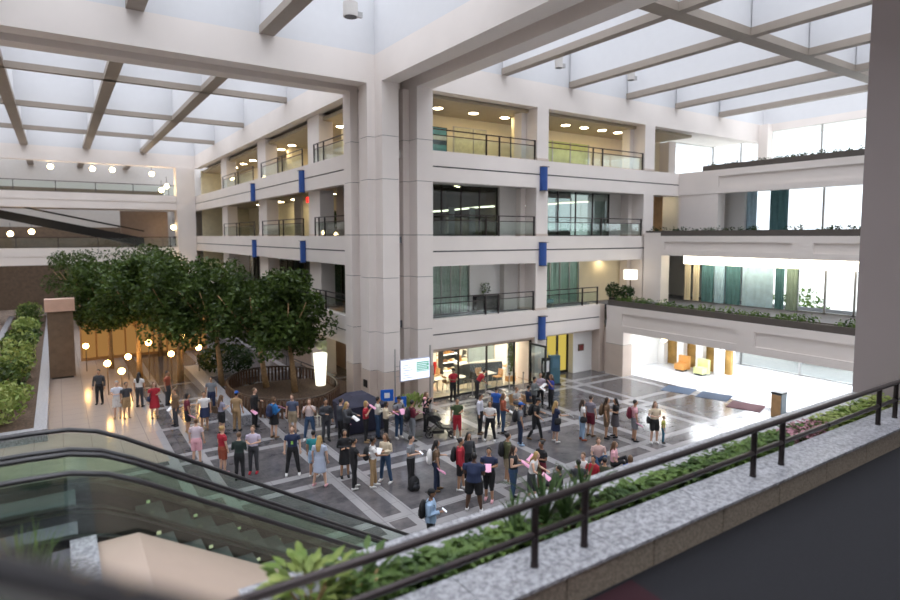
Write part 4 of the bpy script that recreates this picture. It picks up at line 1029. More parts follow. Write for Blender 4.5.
def strap(x, y, n, L, label, seed, mat=None, z=4.33, name='strap_leaf_plant', w=.028, grp='strappy plants in the planter'):
    random.seed(seed)
    e = E(name, (x, y, z), label, 'plant', grp)
    m = MB()
    for i in range(n):
        a = random.uniform(0, 2*pi); l = L*random.uniform(.55, 1.1); out = random.uniform(.15, .75)*l; pts = []
        for k in range(7):
            t = k/6; pts.append(Vector((x+cos(a)*out*t**1.5, y+sin(a)*out*t**1.5*.7, z+l*(t-.42*out/l*t**3*1.3))))
        s = Vector((-sin(a), cos(a), 0))
        for k in range(6):
            w0 = w*(1-abs(k/6-.35)*1.1); w1 = w*(1-abs((k+1)/6-.35)*1.1) if k < 5 else .002
            c = Vector((0, 0, .006))
            m.quad(pts[k]-s*w0, pts[k]-c, pts[k+1]-c, pts[k+1]-s*w1); m.quad(pts[k]-c, pts[k]+s*w0, pts[k+1]+s*w1, pts[k+1]-c)
    m.build('leaves', mat or LEAFS, e); MB().tube([(x, y, z), (x, y, z+.1)], .05, 8).build('crown', BARK, e)
    return e
strap(-10.45, -18.6, 14, .75, 'arching strappy plant leftmost in the planter, leaning over the ledge', 1)
strap(-9.95, -18.62, 34, .95, 'tall strappy plant just right of the leftmost one, behind the post pair', 2)
strap(-9.65, -18.7, 26, .8, 'dense strappy clump directly behind the paired posts', 3)
strap(-9.2, -18.6, 30, .9, 'tall strappy plant right of the paired posts, at the outer ledge', 4)
strap(-10.6, -18.8, 18, .55, 'small strappy plant low behind the handrail left of the posts', 5)
def bush(x, y, z, r, n, s, label, mat, seed, h=None, name='leafy_shrub', grp=None):
    random.seed(seed); e = E(name, (x, y, z), label, 'shrub', grp); m = MB(); h = h or r
    for i in range(n):
        a = random.uniform(0, 2*pi); q = random.random()**.5; zz = random.random()
        d = Vector((cos(a), sin(a), random.uniform(.1, 1.0)))
        leaf(m, (x+cos(a)*q*r*.8, y+sin(a)*q*r*.8, z+.05+zz*h), d, s*random.uniform(.7, 1.3), s*.42, .12, s*.1)
    m.build('leaves', mat, e)
    st = MB()
    for k in range(6):
        a = k*1.05; st.tube([(x, y, z), (x+cos(a)*r*.5, y+sin(a)*r*.5, z+h*.8)], .012, 5)
    st.build('stems', BARK, e); return e
bush(-13.15, -18.6, 4.3, .42, 150, .22, 'yellow-green broad-leaved shrub at the left end of the foreground planter', LEAFY, 31, .5)
bush(-12.6, -18.7, 4.33, .35, 130, .2, 'darker green broad-leaved shrub right of the yellow-green one', LEAFB, 32, .4)
bush(-13.7, -19.3, 4.4, .3, 80, .2, 'low leafy shrub under the end of the foreground railing', LEAFB, 33, .3)
# ================================================================== ESCALATORS
SL = .6
def epath(off, x0=-19.5, xe=-6.3):
    """(x,z) profile: flat, curve, slope, curve, flat"""
    P_ = [(x0, 4.1), (-15.6, 4.1), (-15.1, 4.08), (-14.7, 3.98), (-14.3, 3.78), (-13.8, 3.48)]
    xb = -13.8+(3.48-.3)/SL
    P_ += [(xb, .3), (xb+.35, .13), (xb+.8, .03), (xb+1.3, 0), (xe, 0)]
    return [(x, z+off) for x, z in P_]
def escalator(y0, y1, label, xs=-19.5):
    e = E('escalator', (-11, (y0+y1)/2, 0), label, 'escalator', 'escalators to the ground floor')
    for y in (y0, y1):
        hp = epath(1.0)
        loop = [(x, y, z) for x, z in hp]+[(hp[-1][0]+.25, y, hp[-1][1]-.12), (hp[-1][0]+.28, y, hp[-1][1]-.4), (hp[-1][0]+.05, y, hp[-1][1]-.7)]
        MB().tube(loop, [(.058, .038)]*len(loop), 8).build('handrail', RUBBER, e, smooth=True)
        g = MB(); lo, hi = epath(.12), epath(.95)
        for i in range(len(lo)-1):
            (xa, za), (xb, zb), (xc, zc), (xd, zd) = lo[i], lo[i+1], hi[i+1], hi[i]
            g.hexa([(xa, y-.006, za), (xb, y-.006, zb), (xb, y+.006, zb), (xa, y+.006, za), (xd, y-.006, zd), (xc, y-.006, zc), (xc, y+.006, zc), (xd, y+.006, zd)])
        g.build('glass_panel', GLSE, e)
        g = MB(); lo, hi = epath(-.32), epath(.14)
        for i in range(len(lo)-1):
            (xa, za), (xb, zb), (xc, zc), (xd, zd) = lo[i], lo[i+1], hi[i+1], hi[i]
            g.hexa([(xa, y-.06, za), (xb, y-.06, zb), (xb, y+.06, zb), (xa, y+.06, za), (xd, y-.06, zd), (xc, y-.06, zc), (xc, y+.06, zc), (xd, y+.06, zd)])
        g.build('skirt', BLACKM, e)
        g = MB()
        for k in range(9):
            t = k/8; x = -14.0+t*6.0; z = 3.48-(x+13.8)*SL if x > -13.8 else 3.6
            g.box(x-.03, x+.03, y+(.065 if y == y0 else -.075), y+(.075 if y == y0 else -.065), z+.0, z+.05)
        g.build('skirt_lights', EM('small_skirt_light', (.9, .95, .6), .5), e)
    st = MB(); x = -14.6; z = 4.0
    ya, yb = min(y0, y1)+.08, max(y0, y1)-.08
    for k in range(18):
        xx = -14.2+k*.4; zz = max(0.0, 3.6-k*.24)
        st.box(xx, xx+.4, ya, yb, zz-.24, zz)
    st.build('steps', P('escalator_step', (.10, .11, .11), .45, .5), e)
    m = MB(); lo, hi = epath(-.75), epath(-.33)
    for i in range(1, len(lo)-2):
        (xa, za), (xb, zb), (xc, zc), (xd, zd) = lo[i], lo[i+1], hi[i+1], hi[i]
        m.hexa([(xa, ya, max(za, -.2)), (xb, ya, max(zb, -.2)), (xb, yb, max(zb, -.2)), (xa, yb, max(za, -.2)), (xd, ya, zd), (xc, ya, zc), (xc, yb, zc), (xd, yb, zd)])
    m.build('truss', STEEL, e)
    return e
escalator(-14.05, -13.0, 'far glass-sided escalator of the pair descending to the crowd')
escalator(-15.1, -14.28, 'near glass-sided escalator of the pair descending beside the beige cladding')
# landing and beige cladding alongside
struct('floor_landing', MB().box(-32, -15.05, -30, -12.7, 3.75, 4.1), CARPG)
m = MB(); m.box(-14.85, -14.35, -18.6, -15.18, 3.9, 4.09)
m.hexa([(-14.35, -18.6, 3.9), (-7.8, -18.6, -.03), (-7.8, -15.18, -.03), (-14.35, -15.18, 3.9), (-14.35, -18.6, 4.09), (-7.6, -18.6, .02), (-7.6, -15.18, .02), (-14.35, -15.18, 4.09)])
struct('wall_escalator_cladding', m, PLAST)
struct('trim_10', MB().box(-15.15, -14.85, -18.6, -15.16, 3.75, 4.2), GRAN)
e = E('planting_box', (-15.9, -16.9, 4.1), 'low box of spiky green grass beside the escalator landing, behind the black handrail', 'planter')
MB().box(-16.9, -15.2, -19.4, -16.2, 4.1, 4.3).build('box', GRANB, e)
m = MB(); random.seed(77)
for (cx_, cy_, n) in ((-15.55, -17.0, 140), (-15.9, -17.6, 120), (-15.4, -17.9, 120), (-16.3, -18.0, 80), (-15.6, -18.7, 100), (-16.1, -18.9, 80)):
    for i in range(n):
        a = random.uniform(0, 2*pi); l = random.uniform(.45, .95); o_ = random.uniform(.1, .45)
        p0 = Vector((cx_+random.gauss(0, .07), cy_+random.gauss(0, .07), 4.3)); p1 = p0+Vector((cos(a)*o_*.4, sin(a)*o_*.4, l*.6)); p2 = p0+Vector((cos(a)*o_, sin(a)*o_, l)); s = Vector((-sin(a), cos(a), 0))*.014
        m.quad(p0-s, p0+s, p1+s, p1-s); m.quad(p1-s, p1+s, p2+s*.15, p2-s*.15)
o = m.build('grass_blades', LEAFB, e)
# near escalator (the one the picture is taken from): handrail and glass side
e = E('escalator', (-13.5, -22.9, 4.1), 'escalator with a thick black handrail crossing the bottom left corner', 'escalator')
def nz(x): return 7.655-(x+15.2)*.66
hp = [(x, -23.02, nz(x)) for x in (-18.0, -17, -16, -15, -14, -13, -12, -11.4)]+[(-11.0, -23.02, 5.0), (-10.6, -23.02, 4.98)]
MB().tube(hp, [(.048, .028)]*len(hp), 14).build('handrail', RUBBER, e, smooth=True)
MB().tube([(x, y, z-.035) for x, y, z in hp], [(.03, .02)]*len(hp), 8).build('rail_profile', STEEL, e, smooth=True)
g = MB()
for i in range(len(hp)-1):
    (xa, y, za), (xb, _, zb) = hp[i], hp[i+1]
    g.hexa([(xa, y-.006, max(za-.9, 4.11)), (xb, y-.006, max(zb-.9, 4.11)), (xb, y+.006, max(zb-.9, 4.11)), (xa, y+.006, max(za-.9, 4.11)), (xa, y-.006, za-.04), (xb, y-.006, zb-.04), (xb, y+.006, zb-.04), (xa, y+.006, za-.04)])
g.build('glass_panel', GLASS('near_clear_glass', (.93, .97, .95), .05), e)
g = MB()
for x in (-15.25, -15.13, -15.06, -14.93, -14.87): g.ell((x, -23.02, nz(x)+.026), (.012, .010, .005), 10, 6)  # yellowish dots standing in for lamp reflections on the handrail
g.build('lamp_glint_dot', P('lamp_glint', (.75, .5, .2), .3, .9), e)

# ================================================================== PROPS IN THE HALL
e = E('display_screen', (-2.0, -1.6, 0), 'white screen with a green table on two thin poles before the corner column', 'screen')
for x in (-2.98, -1.17):
    MB().tube([(x, -1.6, .02), (x, -1.6, 3.25)], .03, 10).build('pole', STEEL, e); MB().tube([(x, -1.6, 0), (x, -1.6, .02)], .2, 16).build('base', STEEL, e)
MB().box(-2.75, -1.2, -1.64, -1.57, 1.76, 2.74).build('bezel', P('pale_bezel', (.5, .5, .6), .4), e)
MB().box(-2.71, -1.24, -1.655, -1.641, 1.80, 2.70).build('lit_face', SCRW, e)
MB().box(-1.92, -1.28, -1.665, -1.656, 2.12, 2.56).build('green_table', SCRG, e)
m = MB()
for k in range(5): m.box(-1.9, -1.30-.1*(k % 2), -1.672, -1.666, 2.16+k*.08, 2.18+k*.08)
m.build('text_line', SCRW, e)
m = MB()
for k in range(6): m.box(-2.62, -2.1-.12*(k % 3), -1.662, -1.656, 1.9+k*.11, 1.93+k*.11)
m.build('faint_line', P('faint_line', (.75, .78, .9), .5), e)
m = MB(); m.box(-3.0, -2.7, -1.61, -1.59, 2.0, 2.03).box(-3.0, -2.7, -1.61, -1.59, 2.45, 2.48); m.build('bracket', STEEL, e)
e = E('wall_plate', (-3.11, 1.1, .95), 'small black double plate on the lower part of the corner column', 'plate')
MB().box(-3.14, -3.1, .95, 1.12, 1.0, 1.35).build('plate', BLACKM, e); MB().box(-3.14, -3.1, 1.16, 1.33, 1.0, 1.35).build('plate', BLACKM, e)
# navy covered cart
e = E('covered_cart', (-4.6, -1.6, 0), 'navy fabric covered stand like a low tent at the foot of the corner column', 'tent')
m = MB()
bx0, bx1, by0, by1 = -5.5, -3.8, -2.2, -.9
tp = [(bx0+.35, by0+.3, 1.55), (bx1-.6, by0+.3, 1.55), (bx1-.6, by1-.3, 1.55), (bx0+.35, by1-.3, 1.55)]
ed = [(bx0-.1, by0-.1, 1.2), (bx1+.1, by0-.1, 1.12), (bx1+.1, by1+.1, 1.12), (bx0-.1, by1+.1, 1.2)]
bt = [(bx0, by0, .05), (bx1, by0, .05), (bx1, by1, .05), (bx0, by1, .05)]
m.hexa([Vector(p) for p in ed]+[Vector(p) for p in tp]); m.build('canopy', NAVYF, e)
m = MB(); m.hexa(bt+[(p[0]*1, p[1], p[2]-.02) for p in ed]); m.build('side_cloth', NAVYF, e)
for p in bt: MB().box(p[0]-.03, p[0]+.03, p[1]-.03, p[1]+.03, 0, .08).build('foot', BLACKM, e)
def bluesign(x, y, z, w, h, rz, label):
    e = E('blue_sign', (x, y, 0), label, 'sign', 'blue signs')
    MB().rbox(Vector((x, y, z)), (w, .05, h), rz, .0).build('board', BLUEB, e)
    d = Vector((sin(rz), -cos(rz), 0))*.03
    MB().rbox(Vector((x, y, z))+d, (w*.42, .012, h*.45), rz).build('white_square', WHITEP, e)
    MB().tube([(x, y, 0), (x, y, z-h/2)], .02, 8).build('pole', STEEL, e); MB().tube([(x, y, 0), (x, y, .02)], .18, 14).build('base', STEEL, e)
bluesign(-3.55, -1.9, 1.35, .55, .5, -.35, 'bright blue sign with a white square, left and higher one before the corner column')
bluesign(-3.05, -2.2, 1.05, .5, .45, -.3, 'bright blue sign behind the grey-shirted man, right and lower one')
e = E('potted_plant', (-2.1, -1.5, 0), 'wide beige bowl of tall yellow-green broad leaves in front of the column', 'potted plant')
MB().tube([(-2.1, -1.5, 0), (-2.1, -1.5, .12), (-2.1, -1.5, .38)], [.35, .62, .72], 24).build('bowl', P('beige_bowl', (.5, .42, .32), .5), e, smooth=False)
m = MB(); random.seed(8)
for i in range(130):
    a = random.uniform(0, 6.28); q = random.random()**.5*.55
    leaf(m, (-2.1+cos(a)*q, -1.5+sin(a)*q*.8, .4+random.random()*.5), (cos(a)*.5, sin(a)*.5, 1), .38, .13, .1, .1)
m.build('leaves', LEAFY, e)
# stroller
e = E('stroller', (-2.35, -4.2, 0), 'black three-wheeled baby stroller with folded canopy in front of the store', 'stroller', rz=radians(-30))
def wheel(x, y, r):
    w = MB()
    w.tube([(x+cos(t*pi/8)*r, y, r+.01+sin(t*pi/8)*r) for t in range(17)], .028, 6); w.tube([(x, y-.03, r+.01), (x, y+.03, r+.01)], .035, 8)
    for k in range(5): w.tube([(x, y, r+.01), (x+cos(k*1.257)*r, y, r+.01+sin(k*1.257)*r)], .008, 4)
    w.build('wheel', RUBBER, e)
for y in (-.28, .28): wheel(-.42, y, .14); wheel(.48, y*.75, .12)
for y in (-.24, .24):
    MB().tube([(-.42, y, .15), (-.05, y, .52), (.25, y, .35), (.48, y, .15)], .018, 8).build('frame', BLACKM, e, smooth=True)
    MB().tube([(.2, y, .32), (-.2, y, .8), (-.55, y, 1.05)], .016, 8).build('push_bar', BLACKM, e, smooth=True)
MB().tube([(-.55, -.24, 1.05), (-.58, 0, 1.07), (-.55, .24, 1.05)], .022, 8).build('handle', RUBBER, e, smooth=True)
MB().hexa([(.02, -.2, .36), (.42, -.2, .32), (.42, .2, .32), (.02, .2, .36), (-.05, -.2, .44), (.42, -.2, .38), (.42, .2, .38), (-.05, .2, .44)]).build('seat', BLACKM, e)
MB().hexa([(-.05, -.2, .4), (.03, -.2, .4), (.03, .2, .4), (-.05, .2, .4), (-.42, -.21, .85), (-.36, -.21, .9), (-.36, .21, .9), (-.42, .21, .85)]).build('backrest', BLACKM, e)
m = MB(); n0 = []
for k in range(7):
    a = radians(20+k*22); m_r = .34
    n0.append((-.25+cos(a)*m_r, .62+sin(a)*m_r*.95))
for k in range(6):
    (xa, za), (xb, zb) = n0[k], n0[k+1]; m.quad((xa, -.23, za), (xb, -.23, zb), (xb, .23, zb), (xa, .23, za)); m.tri((xa, -.23, za), (-.25, -.23, .6), (xb, -.23, zb)); m.tri((xa, .23, za), (xb, .23, zb), (-.25, .23, .6))
m.build('canopy', BLACKM, e)
MB().box(-.3, .2, -.2, .2, .16, .28).build('basket', BLACKM, e)
# roof spotlights hanging in the skylight wells
for i, (x, y, z) in enumerate(((-4.9, -1.6, 17.0), (5.2, -1.9, 17.0), (6.7, -1.5, 16.8), (10.2, -2.2, 17.0), (11.7, -2.0, 16.8))):
    e = E('spotlight', (x, y, z), 'white cylinder spotlight in the skylight well, %s' % ('alone, left of the front beam', 'large one nearest the front beam', 'small one right of the nearest', 'second large one further right', 'last small one at the right')[i], 'spotlight', 'roof spotlights')
    r = .3 if i in (1, 3, 0) else .2
    hs_ = MB().tube([(x, y, z), (x, y, z+.55)], r, 20).build('housing', WALLG, e); MB().tube([(x, y, z-.01), (x, y, z+.02)], r*.85, 20).build('lens', BLACKM, e)
    MB().tube([(x, y, z+.55), (x, y, WZ)], .03, 6).build('stem', STEEL, e)
    MB().box(x+r, x+r+.2, y-.08, y+.08, z+.05, z+.25).build('bracket_box', STEEL, e)

# ================================================================== PEOPLE
SKINS = [P('skin_light', (.62, .38, .27), .5, var=.03), P('skin_tan', (.45, .25, .15), .5, var=.03), P('skin_brown', (.24, .12, .07), .5, var=.03), P('skin_deep', (.10, .05, .03), .5, var=.03)]
HAIRC = {'k': P('black_hair', (.012, .010, .010), .45), 'd': P('dark_brown_hair', (.035, .020, .013), .45), 'b': P('brown_hair', (.13, .07, .035), .5), 'y': P('blonde_hair', (.42, .27, .10), .5), 'g': P('grey_hair', (.3, .3, .3), .5)}
EYEM = P('eye_dark', (.02, .015, .012), .2); LIPM = P('lip', (.35, .12, .10), .5)
_cl = {}
def cloth(c):
    c = tuple(c)
    if c not in _cl: _cl[c] = P('cloth_%d' % len(_cl), c, .8, var=.07, scale=5)
    return _cl[c]
K = (.014, .014, .016); W = (.72, .70, .69); NV = (.018, .028, .075); JN = (.035, .075, .15); DJ = (.018, .03, .07); GY = (.20, .21, .23); DG = (.05, .052, .06)
RD = (.38, .015, .03); MR = (.13, .01, .025); CR = (.62, .52, .38); PK = (.75, .40, .45); OL = (.08, .085, .035); GR = (.05, .08, .03); TN = (.38, .25, .13); LB = (.30, .42, .58)
BL = (.02, .10, .42); RU = (.30, .07, .035); BR = (.15, .09, .05); TE = (.02, .22, .24); KH = (.33, .26, .17); LV_ = (.55, .48, .60)
def remesh(mb, name, vox=.017, smooth=2):
    me = bpy.data.meshes.new(name); me.from_pydata(mb.v, [], mb.f); me.update()
    o = bpy.data.objects.new('tmp', me); COL.objects.link(o)
    r = o.modifiers.new('r', 'REMESH'); r.mode = 'VOXEL'; r.voxel_size = vox
    s = o.modifiers.new('s', 'SMOOTH'); s.iterations = smooth; s.factor = .5
    dg = bpy.context.evaluated_depsgraph_get(); ev = o.evaluated_get(dg)
    m2 = bpy.data.meshes.new_from_object(ev); m2.name = name
    bpy.data.objects.remove(o); bpy.data.meshes.remove(me)
    m2.polygons.foreach_set('use_smooth', [True]*len(m2.polygons)); m2.update()
    return m2
def link(me, name, mat, parent):
    me.materials.clear(); me.materials.append(mat)
    o = bpy.data.objects.new(name, me); COL.objects.link(o); o.parent = parent; o['_o'] = (0.0, 0.0, 0.0); return o
ARM = {'d': ((.245, .0, 1.13), (.255, .06, .88)), 'h': ((.235, -.01, 1.13), (.09, .25, 1.17)), 'u': ((.24, .06, 1.15), (.11, .20, 1.40)), 'c': ((.25, .02, 1.12), (-.05, .22, 1.12)),
       'o': ((.25, .12, 1.17), (.22, .38, 1.15)), 'p': ((.29, -.06, 1.14), (.19, .03, .95)), 's': ((.25, .05, 1.13), (.12, .28, .98)), 'w': ((.30, .0, 1.15), (.40, .12, .95))}
def person(x, y, h, ang, label, top, bot, shoes, hair, skin, arms='dd', legs='n', build=1.0, extra='', lean=0.0, zbase=0.0, group=None, look=0.0, cat='person'):
    """x,y feet on the floor; ang heading in degrees (world); top=(kind,col), bot=(kind,col), hair=(kind,col)"""
    s = h/1.72; bw = build
    rz = radians(ang-90)
    e = E('person', (x, y, zbase), label, 'person', group, rz=rz if abs(rz) > 1e-6 else 1e-4)
    sit = legs in ('c', 'g')      # chair / ground
    dz = {'c': -.40, 'g': -.76}.get(legs, 0.0)
    LM = Matrix.Translation((0, 0, .88+dz)) @ Matrix.Rotation(-lean, 4, 'X') @ Matrix.Translation((0, 0, -.88))
    def U(p): return LM @ Vector(p)          # upper body transform
    # legs
    hips = [(sx*.092*bw, 0, .90+dz) for sx in (-1, 1)]
    if legs == 'n': kn = [(-.105, .015, .49), (.105, .02, .49)]; an = [(-.115, -.02, .085), (.125, .0, .085)]
    elif legs == 'w': kn = [(-.10, .16, .50), (.10, -.02, .50)]; an = [(-.10, .24, .085), (.10, -.26, .11)]
    elif legs == 'x': kn = [(-.10, .07, .49), (.09, -.02, .49)]; an = [(-.13, .10, .085), (.10, -.05, .085)]
    elif legs == 'a': kn = [(-.15, .02, .49), (.15, .02, .49)]; an = [(-.21, -.02, .085), (.21, -.02, .085)]
    elif legs == 'c': kn = [(-.12, .42, .50), (.12, .42, .50)]; an = [(-.12, .42, .085), (.13, .46, .085)]
    elif legs == 'g': kn = [(-.20, .36, .40), (.20, .34, .36)]; an = [(-.10, .52, .07), (.06, .50, .07)]
    hd = hair[0]
    def legtube(m, i, r, z_end=None, taper=1.0, toe=True):
        H, Kn, A = Vector(hips[i]), Vector(kn[i]), Vector(an[i])
        if z_end is None: pts = [H, H.lerp(Kn, .5), Kn, Kn.lerp(A, .35), A]; rr = [.088*bw+r, .078*bw+r, .056*bw+r, .054*bw+r*taper, .036+r*taper]
        else:
            f = z_end
            pts = [H, H.lerp(Kn, .5), H.lerp(Kn, min(1, f))]; rr = [.09*bw+r, .08*bw+r, .066*bw+r*1.2]
            if f > 1: pts += [Kn.lerp(A, (f-1)*.5), Kn.lerp(A, f-1)]; rr += [.056+r, .052+r]
        m.tube([p*s for p in pts], [q*s for q in rr], 10)
    def torso(m, r, z0=.86, z1=1.44):
        R = [(.84, .145, .105), (.92, .165, .118), (1.0, .155, .11), (1.08, .142, .104), (1.2, .152, .112), (1.31, .168, .115), (1.39, .165, .09), (1.44, .10, .07)]
        if bw > 1.15: R = [(z, a, b*1.0+(.04 if z < 1.25 else .0)) for z, a, b in R]
        pts = []; rr = []
        for z, a, b in R:
            if z0-.01 <= z+0 <= z1+.01: pts.append(U((0, 0, z+0))*s); rr.append(((a*bw+r)*s, (b*bw+r)*s))
        m.tube(pts, rr, 16, up=(0, 1, 0))
    J = {}
    for i, sx in enumerate((-1, 1)):
        el, wr = ARM[arms[i]]
        J[i] = [U((sx*.178*bw, 0, 1.385)), U((sx*el[0]*(.5+.5*bw), el[1], el[2])), U((sx*wr[0], wr[1], wr[2]))]
    def armtube(m, i, r, frac=2.0):
        S_, El, Wr = J[i]
        pts = [S_, S_.lerp(El, .5), El, El.lerp(Wr, .4), Wr]; rr = [.052*bw+r, .047*bw+r, .039*bw+r, .037*bw+r, .026+r]
        if frac < 1: pts = [S_, S_.lerp(El, frac*.5), S_.lerp(El, frac)]; rr = [.056*bw+r, .052*bw+r, .052*bw+r*1.3]
        elif frac < 2: pts = pts[:3]+[El.lerp(Wr, frac-1)]; rr = rr[:3]+[.038*bw+r]
        m.tube([p*s for p in pts], [q*s for q in rr], 10)
    # ---- body: one continuous surface
    b = MB(); torso(b, -.006)
    b.tube([U((0, 0, 1.40))*s, U((0, .005, 1.47))*s, U((0, .012, 1.53))*s], [.062*s, .052*s, .05*s], 12)
    hc = U((0, .025, 1.615)); b.ell(hc*s, (.074*s, .092*s, .108*s), 16, 12); b.ell((hc+Vector((0, .035, -.055)))*s, (.052*s, .055*s, .05*s), 12, 8)
    b.tube([(hc+Vector((0, .085, .015)))*s, (hc+Vector((0, .112, -.025)))*s], [.010*s, .016*s], 8)
    for sx in (-1, 1): b.ell((hc+Vector((sx*.074, -.005, -.01)))*s, (.014*s, .02*s, .03*s), 8, 6)
    palms = []
    for i in (0, 1):
        armtube(b, i, 0); S_, El, Wr = J[i]; d = (Wr-El).normalized(); pc = Wr+d*.05; palms.append((pc, d))
        b.tube([Wr*s, (Wr+d*.03)*s, (Wr+d*.085)*s], [(.024*s, .024*s), (.036*s, .022*s), (.038*s, .018*s)], 10)
        legtube(b, i, 0)
    for i in (0, 1):
        A = Vector(an[i])
        b.tube([A*s, (A+Vector((0, .02, -.04)))*s, (A+Vector((0, .13, -.055)))*s], [.036*s, .038*s, .032*s], 8)
    me = remesh(b, 'body')
    # fingers and facial features join the body mesh
    f = MB()
    for i, (pc, d) in enumerate(palms):
        side = d.cross(Vector((0, 0, 1)));
        if side.length < .2: side = Vector((1, 0, 0))
        side.normalize(); nn = side.cross(d).normalized()
        for k in range(4):
            o_ = (k-1.5)*.018; L = (.062, .072, .068, .052)[k]; p0 = pc+d*.028+side*o_
            p1 = p0+d*L*.55; p2 = p1+(d*.6-nn*.8).normalized()*L*.5
            f.tube([p0*s, p1*s, p2*s], [.0092*s, .0085*s, .0065*s], 6)
        sg = 1 if i else -1
        p0 = pc-d*.02+side*.028*sg; p1 = p0+(side*sg+d).normalized()*.035; p2 = p1+(d-nn*.3).normalized()*.028
        f.tube([p0*s, p1*s, p2*s], [.0115*s, .010*s, .0075*s], 6)
    f.mi = 1
    for sx in (-1, 1): f.ell((hc+Vector((sx*.030, .080, .012)))*s, (.012*s, .008*s, .007*s), 8, 6)
    f.mi = 2; f.ell((hc+Vector((0, .086, -.058)))*s, (.022*s, .007*s, .006*s), 8, 6)
    nv = len(me.vertices); np_ = len(me.polygons)
    vs = [tuple(v.co) for v in me.vertices]+f.v; fs = [tuple(p.vertices) for p in me.polygons]+[tuple(q+nv for q in ff) for ff in f.f]
    mi = [0]*np_+f.m
    bpy.data.meshes.remove(me)
    me = bpy.data.meshes.new('body'); me.from_pydata(vs, [], fs)
    for q in (skin, EYEM, LIPM): me.materials.append(q)
    me.polygons.foreach_set('material_index', mi); me.polygons.foreach_set('use_smooth', [True]*len(fs)); me.update()
    bo = bpy.data.objects.new('body', me); COL.objects.link(bo); bo.parent = e
    # ---- trousers / shorts / skirt
    bk, bc = bot
    m = MB()
    def hipsblock(m, r):
        m.tube([(Vector((0, 0, .84+dz)))*s, (Vector((0, 0, .90+dz)))*s, U((0, 0, .97))*s, U((0, 0, 1.03))*s], [((.15*bw+r)*s, (.11*bw+r)*s), ((.17*bw+r)*s, (.125*bw+r)*s), ((.165*bw+r)*s, (.12*bw+r)*s), ((.155*bw+r)*s, (.115*bw+r)*s)], 16, up=(0, 1, 0))
    nm = {'p': 'trousers', 's': 'shorts', 'c': 'cropped_trousers', 'k': 'skirt', 'D': 'dress_skirt'}[bk]
    if bk == 'p': hipsblock(m, .010); [legtube(m, i, .014, taper=1.2) for i in (0, 1)]
    elif bk == 's': hipsblock(m, .012); [legtube(m, i, .026, .92) for i in (0, 1)]
    elif bk == 'c': hipsblock(m, .010); [legtube(m, i, .012, 1.35) for i in (0, 1)]
    else:
        hipsblock(m, .012); zb = .50 if bk == 'D' else .60
        if not sit: m.tube([Vector((0, 0, .93))*s, Vector((0, .01, .75))*s, Vector((0, .01, zb))*s], [(.178*bw*s, .135*bw*s), (.20*bw*s, .165*s), (.225*bw*s, .19*s)], 18, up=(0, 1, 0))
        else: [legtube(m, i, .04, .95) for i in (0, 1)]
    link(remesh(m, nm, .018), nm, cloth(bc), e)
    # ---- top
    tk, tc_ = top
    m = MB(); z0 = {'t': .88, 'l': .88, 'k': .92, 'j': .82}.get(tk, .88)
    torso(m, .014 if tk != 'j' else .03, z0 if z0 > .85 else .84)
    if tk != 'k':
        for i in (0, 1): armtube(m, i, .013 if tk != 'j' else .022, {'t': .62, 'l': 1.92, 'j': 1.95}[tk])
        m.ell(U((0, 0, 1.40))*s, (.17*bw*s, .075*s, .045*s), 14, 8)
    else:
        for sx in (-1, 1): m.tube([U((sx*.09*bw, .07, 1.36))*s, U((sx*.095*bw, .0, 1.435))*s, U((sx*.09*bw, -.07, 1.36))*s], .022*s, 8)
    nm = {'t': 't_shirt', 'l': 'long_sleeved_top', 'k': 'tank_top', 'j': 'jacket'}[tk]
    link(remesh(m, nm, .018), nm, cloth(tc_), e)
    # ---- shoes
    m = MB()
    for i in (0, 1):
        A = Vector(an[i]); g = A.z-.085 if legs == 'w' and i == 1 else (A.z-.085 if legs != 'g' else -.02)
        base = A.z-.05
        m.tube([(A+Vector((0, -.055, -.045)))*s, (A+Vector((0, .0, -.035)))*s, (A+Vector((0, .09, -.05)))*s, (A+Vector((0, .165, -.058)))*s], [(.036*s, .036*s), (.044*s, .046*s), (.046*s, .034*s), (.034*s, .024*s)], 10, sup=.7)
    o = m.build('shoes', cloth(shoes), e, smooth=True)
    # ---- hair or cap
    hk, hcol = hair
    m = MB()
    if hk in ('cap', 'bcap'):
        cm = cloth(hcol); m.tube([(hc+Vector((0, -.005, .03)))*s, (hc+Vector((0, -.005, .075)))*s, (hc+Vector((0, -.005, .112)))*s, (hc+Vector((0, -.005, .128)))*s], [(.084*s, .104*s), (.080*s, .096*s), (.055*s, .066*s), (.015*s, .018*s)], 16, up=(0, 1, 0))
        cp_ = m.build('cap', cm, e, smooth=True); m = MB()
        sg = 1 if hk == 'cap' else -1
        m.tube([(hc+Vector((0, sg*.08, .035)))*s, (hc+Vector((0, sg*.165, .022)))*s], [(.07*s, .010*s), (.045*s, .007*s)], 12)
        m.build('brim', cm, cp_, smooth=True)
        m = MB(); m.ell((hc+Vector((0, -.022, .0)))*s, (.081*s, .09*s, .085*s), 14, 10); m.build('hair', HAIRC['k'], e, smooth=True)
    else:
        m.ell((hc+Vector((0, -.020, .026)))*s, (.084*s, .094*s, .102*s), 14, 10)
